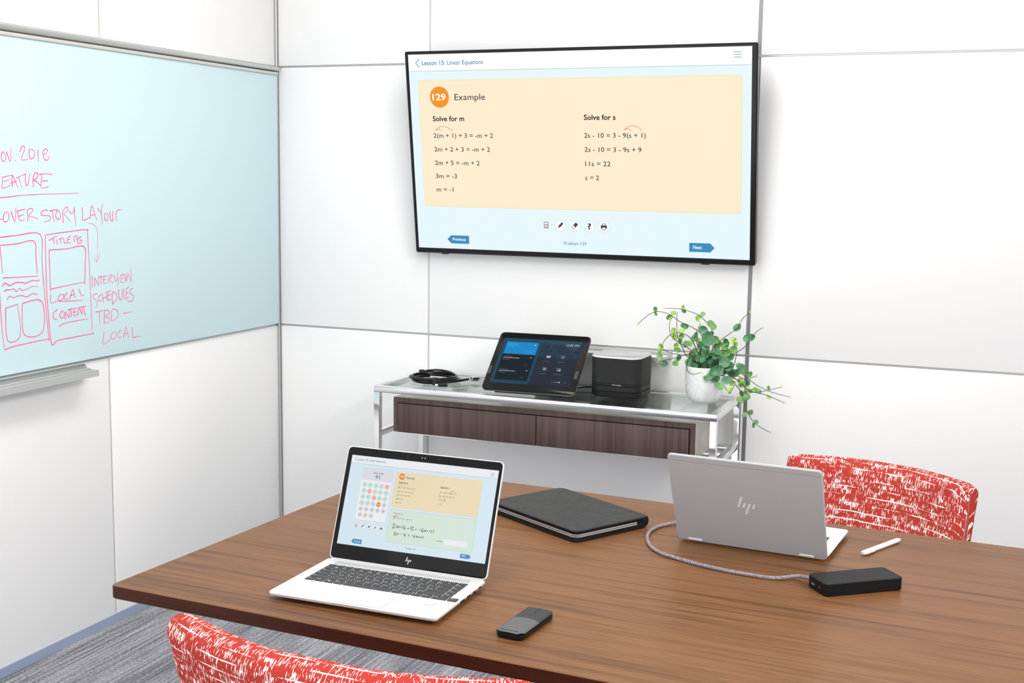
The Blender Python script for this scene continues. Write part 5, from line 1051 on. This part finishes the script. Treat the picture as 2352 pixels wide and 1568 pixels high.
# ------------------------------------------------------------------ small things on the table
def build_folio():
    # zipped case, corner pointing at the camera
    back, right, front, left = map(Vector, ((1.730, -1.521), (1.981, -1.667), (1.866, -1.826), (1.612, -1.698)))
    cx = (back + right + front + left) / 4
    rz = math.atan2((right - back).y, (right - back).x)
    Lx = ((right - back).length + (front - left).length) / 2; Ly = ((right - front).length + (back - left).length) / 2
    t = thing('zip_folio', 'dark grey leather zip folio lying between the two laptops', 'folio', (cx.x, cx.y, ZT), rz)
    x0, x1, y0, y1 = -Lx / 2, Lx / 2, -Ly / 2, Ly / 2
    H = .0255
    def cover(z0, z1, m, nm):
        b = MB(); n = 14
        b.slab(x0, x1, y0, y1, z0, z1, .016, prof=[(z0, .003), (z0 + .001, .0008), (z0 + .0018, 0), (z1 - .0016, 0), (z1 - .0005, .001), (z1, .003)], seg=6)
        return b.build(nm, m, t)
    cover(H - .0048, H, M['leather'], 'top_cover'); cover(0, .0048, M['leather_dark'], 'bottom_cover')
    b = MB(); b.slab(x0, x1, y0, y1, 0, 0, .017, prof=[(.0040, .002), (.0075, .0016), (.0110, .0035), (H - .0110, .0035), (H - .0070, .0016), (H - .0040, .002)], seg=6)
    b.build('side_gusset', M['leather_dark'], t)
    # rounded fold along the spine (far side)
    b = MB(); b.M = Matrix.Translation((0, y1 - .008, H / 2)) @ Matrix.Rotation(R(90), 4, 'Y')
    b.lathe([(0, x0 + .004), (H / 2 - .0008, x0 + .006), (H / 2 - .0004, x1 - .006), (0, x1 - .004)], 20)
    b.build('spine', M['leather_dark'], t)
    # zip teeth along the two open sides and rounded corner nearest the camera
    P = []
    i = .0030; r = .015
    xa, xb, ya, yb = x0 + i, x1 - i, y0 + i, y1 - .03
    for k in range(40): P.append((xa, yb + (ya + r - yb) * k / 40))
    for k in range(9): a = R(180 + 90 * k / 8); P.append((xa + r + r * math.cos(a), ya + r + r * math.sin(a)))
    for k in range(1, 60): P.append((xa + r + (xb - xa - 2 * r) * k / 60, ya))
    for k in range(9): a = R(270 + 90 * k / 8); P.append((xb - r + r * math.cos(a), ya + r + r * math.sin(a)))
    for k in range(1, 40): P.append((xb, ya + r + (yb - ya - r) * k / 40))
    P = [Vector(p) for p in P]
    # resample every 2.3 mm
    out = []; acc = 0; step = .0023
    for p, q in zip(P, P[1:]):
        L = (q - p).length
        while acc < L:
            out.append((p + (q - p) * (acc / max(L, 1e-9)), (q - p).normalized())); acc += step
        acc -= L
    b = MB(); zc = H / 2
    for p, d in out:
        n = Vector((d.y, -d.x))
        Mx = Matrix(((d.x, n.x, 0, p.x), (d.y, n.y, 0, p.y), (0, 0, 1, zc), (0, 0, 0, 1)))
        b.M = Mx
        b.box(-.0006, .0006, -.0008, .0009, .0006, .0031); b.box(-.0006 + .0005, .0006 + .0005, -.0008, .0009, -.0031, -.0006)
    b.M = Matrix.Identity(4)
    b.build('zip_teeth', M['zip'], t, smooth=0)
    b = MB()
    for p, d in out: pass
    b.tube([(p.x, p.y, zc) for p, d in out[::2]], .0011, 6)
    b.build('zip_track', M['black'], t)


def build_dock():
    rz = math.atan2(.116, .1235)
    L, W, H = .1580, .0640, .0235
    t = thing('docking_station', 'flat black box-shaped dock with cable lying on table at right', 'dock', (2.4185, -1.8835, ZT), R(38.6))
    x0, x1, y0, y1 = -L / 2, L / 2, -W / 2, W / 2
    b = MB(); b.slab(x0, x1, y0, y1, .0008, H - .0012, .009, prof=[(.0, .004), (.001, .0012), (.002, .0003), (H - .002, 0), (H - .0014, .0)], seg=7); b.build('housing', M['dock'], t)
    b = MB(); b.slab(x0, x1, y0, y1, H - .0014, H, .009, prof=[(H - .0014, 0), (H - .0005, .0003), (H, .0010)], seg=7); b.build('top_cover', M['dock_top'], t)
    b = MB(); b.M = Matrix(((0, 0, -1, x0), (1, 0, 0, 0), (0, 1, 0, 0), (0, 0, 0, 1)))
    b.slab(.004, .017, .0095, .0150, -.002, .0003, .0008)
    b.build('usb_port', M['gap'], t)
    b = MB(); b.M = Matrix(((0, 0, -1, x0), (1, 0, 0, 0), (0, 1, 0, 0), (0, 0, 0, 1))); b.rect(.005, .016, .0100, .0118, .0004, 0); b.build('usb_tongue', M['pad_line'], t, smooth=0)
    b = MB(); b.M = Matrix(((0, 0, -1, x0), (1, 0, 0, 0), (0, 1, 0, 0), (0, 0, 0, 1)))
    b.slab(-.018, -.009, .0105, .0135, -.002, .0003, .0013); b.disc(-.0115, .012, .0008, .0005, 1)
    b.build('small_port', [M['gap'], M['white_print']], t)
    b = MB(); b.M = Matrix(((1, 0, 0, 0), (0, 0, -1, y0), (0, 1, 0, 0), (0, 0, 0, 1)))
    b.circ(x0 + .024, .0125, .0030, .0005, .0003, 0); b.rect(x0 + .0238, x0 + .0330, .0153, .0158, .0003, 0); b.rect(x0 + .0238, x0 + .0330, .0092, .0097, .0003, 0)
    b.build('power_button', M['charcoal'], t, smooth=0)
    # attached braided cable to the right laptop
    inv = (Matrix.Translation((2.4185, -1.8835, ZT)) @ Matrix.Rotation(R(38.6), 4, 'Z')).inverted()
    pts = [inv @ Vector((x, y, ZT + .0038)) for x, y in DATA['braid']]
    end = Vector((x0 + .004, .0265, .0165))
    pts = pts[:-2] + [pts[-2] + Vector((0, 0, .0045)), end]
    # the laptop end climbs to the port on the base side
    pts = [pts[0] + Vector((0, 0, .002))] + pts[1:]
    b = MB(); b.tube(smooth_path(pts, 8), .0036, 10)
    c = b.build('braided_cable', M['braid'], t); c['label'] = 'grey speckled braided cable looping to the laptop'


def build_mouse():
    t = thing('flat_mouse', 'flat dark grey wireless mouse lying at the table front', 'mouse', (1.9470, -2.3095, ZT), R(-5))
    L, W, H = .121, .0500, .0135
    def ring(z, ins, n=0):
        return MB().ring(-W / 2 + ins, W / 2 - ins, -L / 2 + ins, L / 2 - ins, max(.011 - ins, .002), z, 6)
    b = MB(); b.stack([ring(.0008, .003), ring(.002, .0008), ring(.005, 0), ring(.0098, .0001)])
    b.build('body', M['black'], t)
    b = MB(); b.slab(-W / 2 + .006, W / 2 - .006, -L / 2 + .006, L / 2 - .006, 0, .001, .006); b.build('glide_pad', M['rubber'], t)
    # top skins: front button plate and palm plate split by a shallow arc
    def skin(nm, m, y_lo, y_hi, arc_lo, arc_hi):
        b = MB(); nx, ny = 24, 44; vs = []
        hw = W / 2
        for j in range(ny + 1):
            for i in range(nx + 1):
                u = -1 + 2 * i / nx
                lo = y_lo + (arc_lo * (1 - u * u) if arc_lo else 0); hi = y_hi + (arc_hi * (1 - u * u) if arc_hi else 0)
                y = lo + (hi - lo) * j / ny
                # rounded plan corners
                ee = L / 2 - abs(y); rr = .011
                wx = hw if ee > rr else hw - rr + math.sqrt(max(0, rr * rr - (rr - ee) ** 2))
                x = u * max(wx - .0003, .001)
                q = min(1, (hw - abs(x)) / .0035, ee / .0035)
                z = .0098 + .0032 * math.sqrt(max(0, 1 - (1 - max(q, 0)) ** 2)) + .0009 * (1 - (x / hw) ** 2)
                vs.append((x, y, z))
        b.add(vs, [(j * (nx + 1) + i, j * (nx + 1) + i + 1, (j + 1) * (nx + 1) + i + 1, (j + 1) * (nx + 1) + i) for j in range(ny) for i in range(nx)])
        return b.build(nm, m, t, smooth=60)
    skin('button_plate', M['mouse_top'], .0010, L / 2 - .0002, .0060, 0)
    skin('palm_plate', M['mouse_palm'], -L / 2 + .0002, .0010, 0, .0060)
    b = MB(); b.box(-.0007, .0007, .034, .056, .0134, .01415); b.build('scroll_slot', M['gap'], t)
    b = MB(); b.slab(.009, .013, .0565, .0595, .0105, .0132, .001); b.build('tab', M['black'], t)
    b = MB(); b.slab(-.016, .016, -.0562, -.0553, .0134, .0142, .0003); b.build('rear_line', M['gap'], t)


def build_pen():
    a = Vector((2.4090, -1.6790)); c = Vector((2.4690, -1.5490))
    t = thing('stylus_pen', 'white clip stylus pen lying beside the right laptop', 'pen', ((a.x + c.x) / 2, (a.y + c.y) / 2, ZT), math.atan2((c - a).y, (c - a).x))
    L = (c - a).length; r = .0050
    TM = Matrix.Translation((0, 0, r)) @ Matrix.Rotation(R(90), 4, 'Y')
    b = MB(); b.M = TM
    b.lathe([(0, -L / 2), (r * .72, -L / 2), (r * .86, -L / 2 + .002), (r, -L / 2 + .004), (r, L / 2 - .018), (r * .92, L / 2 - .010), (r * .55, L / 2 - .002), (0, L / 2 - .002)], 20)
    b.build('barrel', M['pen_white'], t)
    b = MB(); b.M = TM; b.lathe([(0, L / 2 - .003), (r * .5, L / 2 - .002), (r * .18, L / 2 + .003), (0, L / 2 + .003)], 12); b.build('tip', M['pad_line'], t)
    b = MB(); b.M = TM; b.lathe([(0, -L / 2 - .001), (r * .6, -L / 2 - .0008), (r * .66, -L / 2 + .001), (0, -L / 2 + .001)], 16); b.build('end_button', M['pad'], t)
    b = MB(); b.M = Matrix.Translation((0, -r - .0012, r)); b.slab(-L / 2 + .003, -L / 2 + .038, -.0012, .0008, -.0018, .0026, .0008, .0004)
    b.build('clip', M['pen_white'], t)


# ------------------------------------------------------------------ chairs
def build_chair(label, loc, rz, hw, curl):
    """upholstered shell chair; local: sitter looks towards -y, back at +y"""
    t = thing('upholstered_chair', label, 'chair', loc, rz, 'red woven chairs around the table')
    H0, Hb, th, rec = .808, .36, .060, math.tan(R(17))
    nu, nv = 48, 22
    b = MB(); vs = []; uvs = []
    rings = nu + 1
    def center(u, z):
        a = abs(u) / hw
        y = .085 + (z - .42) * rec - (curl * max(0, (a - .20) / .80) ** 1.55)
        return y
    prof_n = 2 * nv + 16
    for i in range(rings):
        s = -1 + 2 * i / nu
        sx = math.copysign(1 - (1 - abs(s)) ** 1.15, s)
        u = sx * hw
        a = abs(sx)
        endr = math.sqrt(max(0, 1 - max(0, (a - .86) / .14) ** 2))
        tt = th * (.30 + .70 * endr)
        top = H0 - (.010 * (1 - endr))
        pts = []
        zb = Hb
        hr = tt / 2
        for k in range(nv + 1):
            z = zb + (top - hr - zb) * k / nv; pts.append((z, +1, None))
        for k in range(1, 8):
            pts.append((top - hr, None, R(180 * k / 8)))
        for k in range(nv + 1):
            z = top - hr - (top - hr - zb) * k / nv; pts.append((z, -1, None))
        # slope of the plan curve gives the thickness direction
        e = .002
        for q, (z, sd, an) in enumerate(pts):
            cy = center(u, z)
            dy = (center(min(u + e, hw), z) - center(max(u - e, -hw), z)) / (min(u + e, hw) - max(u - e, -hw))
            nx, ny = -dy, 1.0; ln = math.hypot(nx, ny); nx /= ln; ny /= ln
            if an is None:
                off = hr * sd; zz = z
            else:
                off = hr * math.cos(an); zz = z + hr * math.sin(an)
            bul = 0.006 * (1 - a * a) * (1 if sd == -1 else 0)
            vs.append((u + nx * off * .9, cy + ny * (off - bul), zz))
            if an is None: v = zz if sd > 0 else (2 * (top) + .03 - zz)
            else: v = top - hr + hr * (an)
            uvs.append((u * 1.06, v))
    n = len(pts)
    fs = []
    for i in range(rings - 1):
        for k in range(n - 1):
            fs.append((i * n + k, (i + 1) * n + k, (i + 1) * n + k + 1, i * n + k + 1))
        fs.append((i * n + n - 1, (i + 1) * n + n - 1, (i + 1) * n, i * n))
    fs.append(tuple(reversed(range(n)))); fs.append(tuple((rings - 1) * n + k for k in range(n)))
    b.add(vs, [tuple(reversed(f)) for f in fs])
    b.build('backrest', M['fabric'], t, smooth=80, uv=uvs)
    b = MB(); b.slab(-.225, .225, -.30, .14, 0, 0, .06, prof=[(.36, .03), (.37, .012), (.385, 0), (.44, 0), (.462, .008), (.47, .03)], seg=6)
    b.build('seat', M['fabric'], t, smooth=60, uv=[(v[0], v[1] + v[2]) for v in b.v])
    for sx in (-1, 1):
        for y0, y1 in ((-.22, -.26), (.08, .16)):
            b = MB(); b.tube([(sx * .17, y0, .365), (sx * .20, y1, 0.0)], .012, 10, 0, .008)
            b.build('leg', M['chair_leg'], t)
    return t


def build_chairs():
    build_chair('red and white woven chair on the far side, behind the right laptop', (2.345, -1.318, 0), R(-18.4), .226, .072)
    build_chair('red and white woven chair pulled up to the near table edge, lower left', (1.806, -2.5150, 0), R(177.5), .300, .074)


build_room()
build_whiteboard()
build_trays()
build_tv()
build_console()
build_tablet()
build_speaker()
build_console_cables()
build_plant()
build_table()
build_laptops()
build_folio()
build_dock()
build_mouse()
build_pen()
build_chairs()
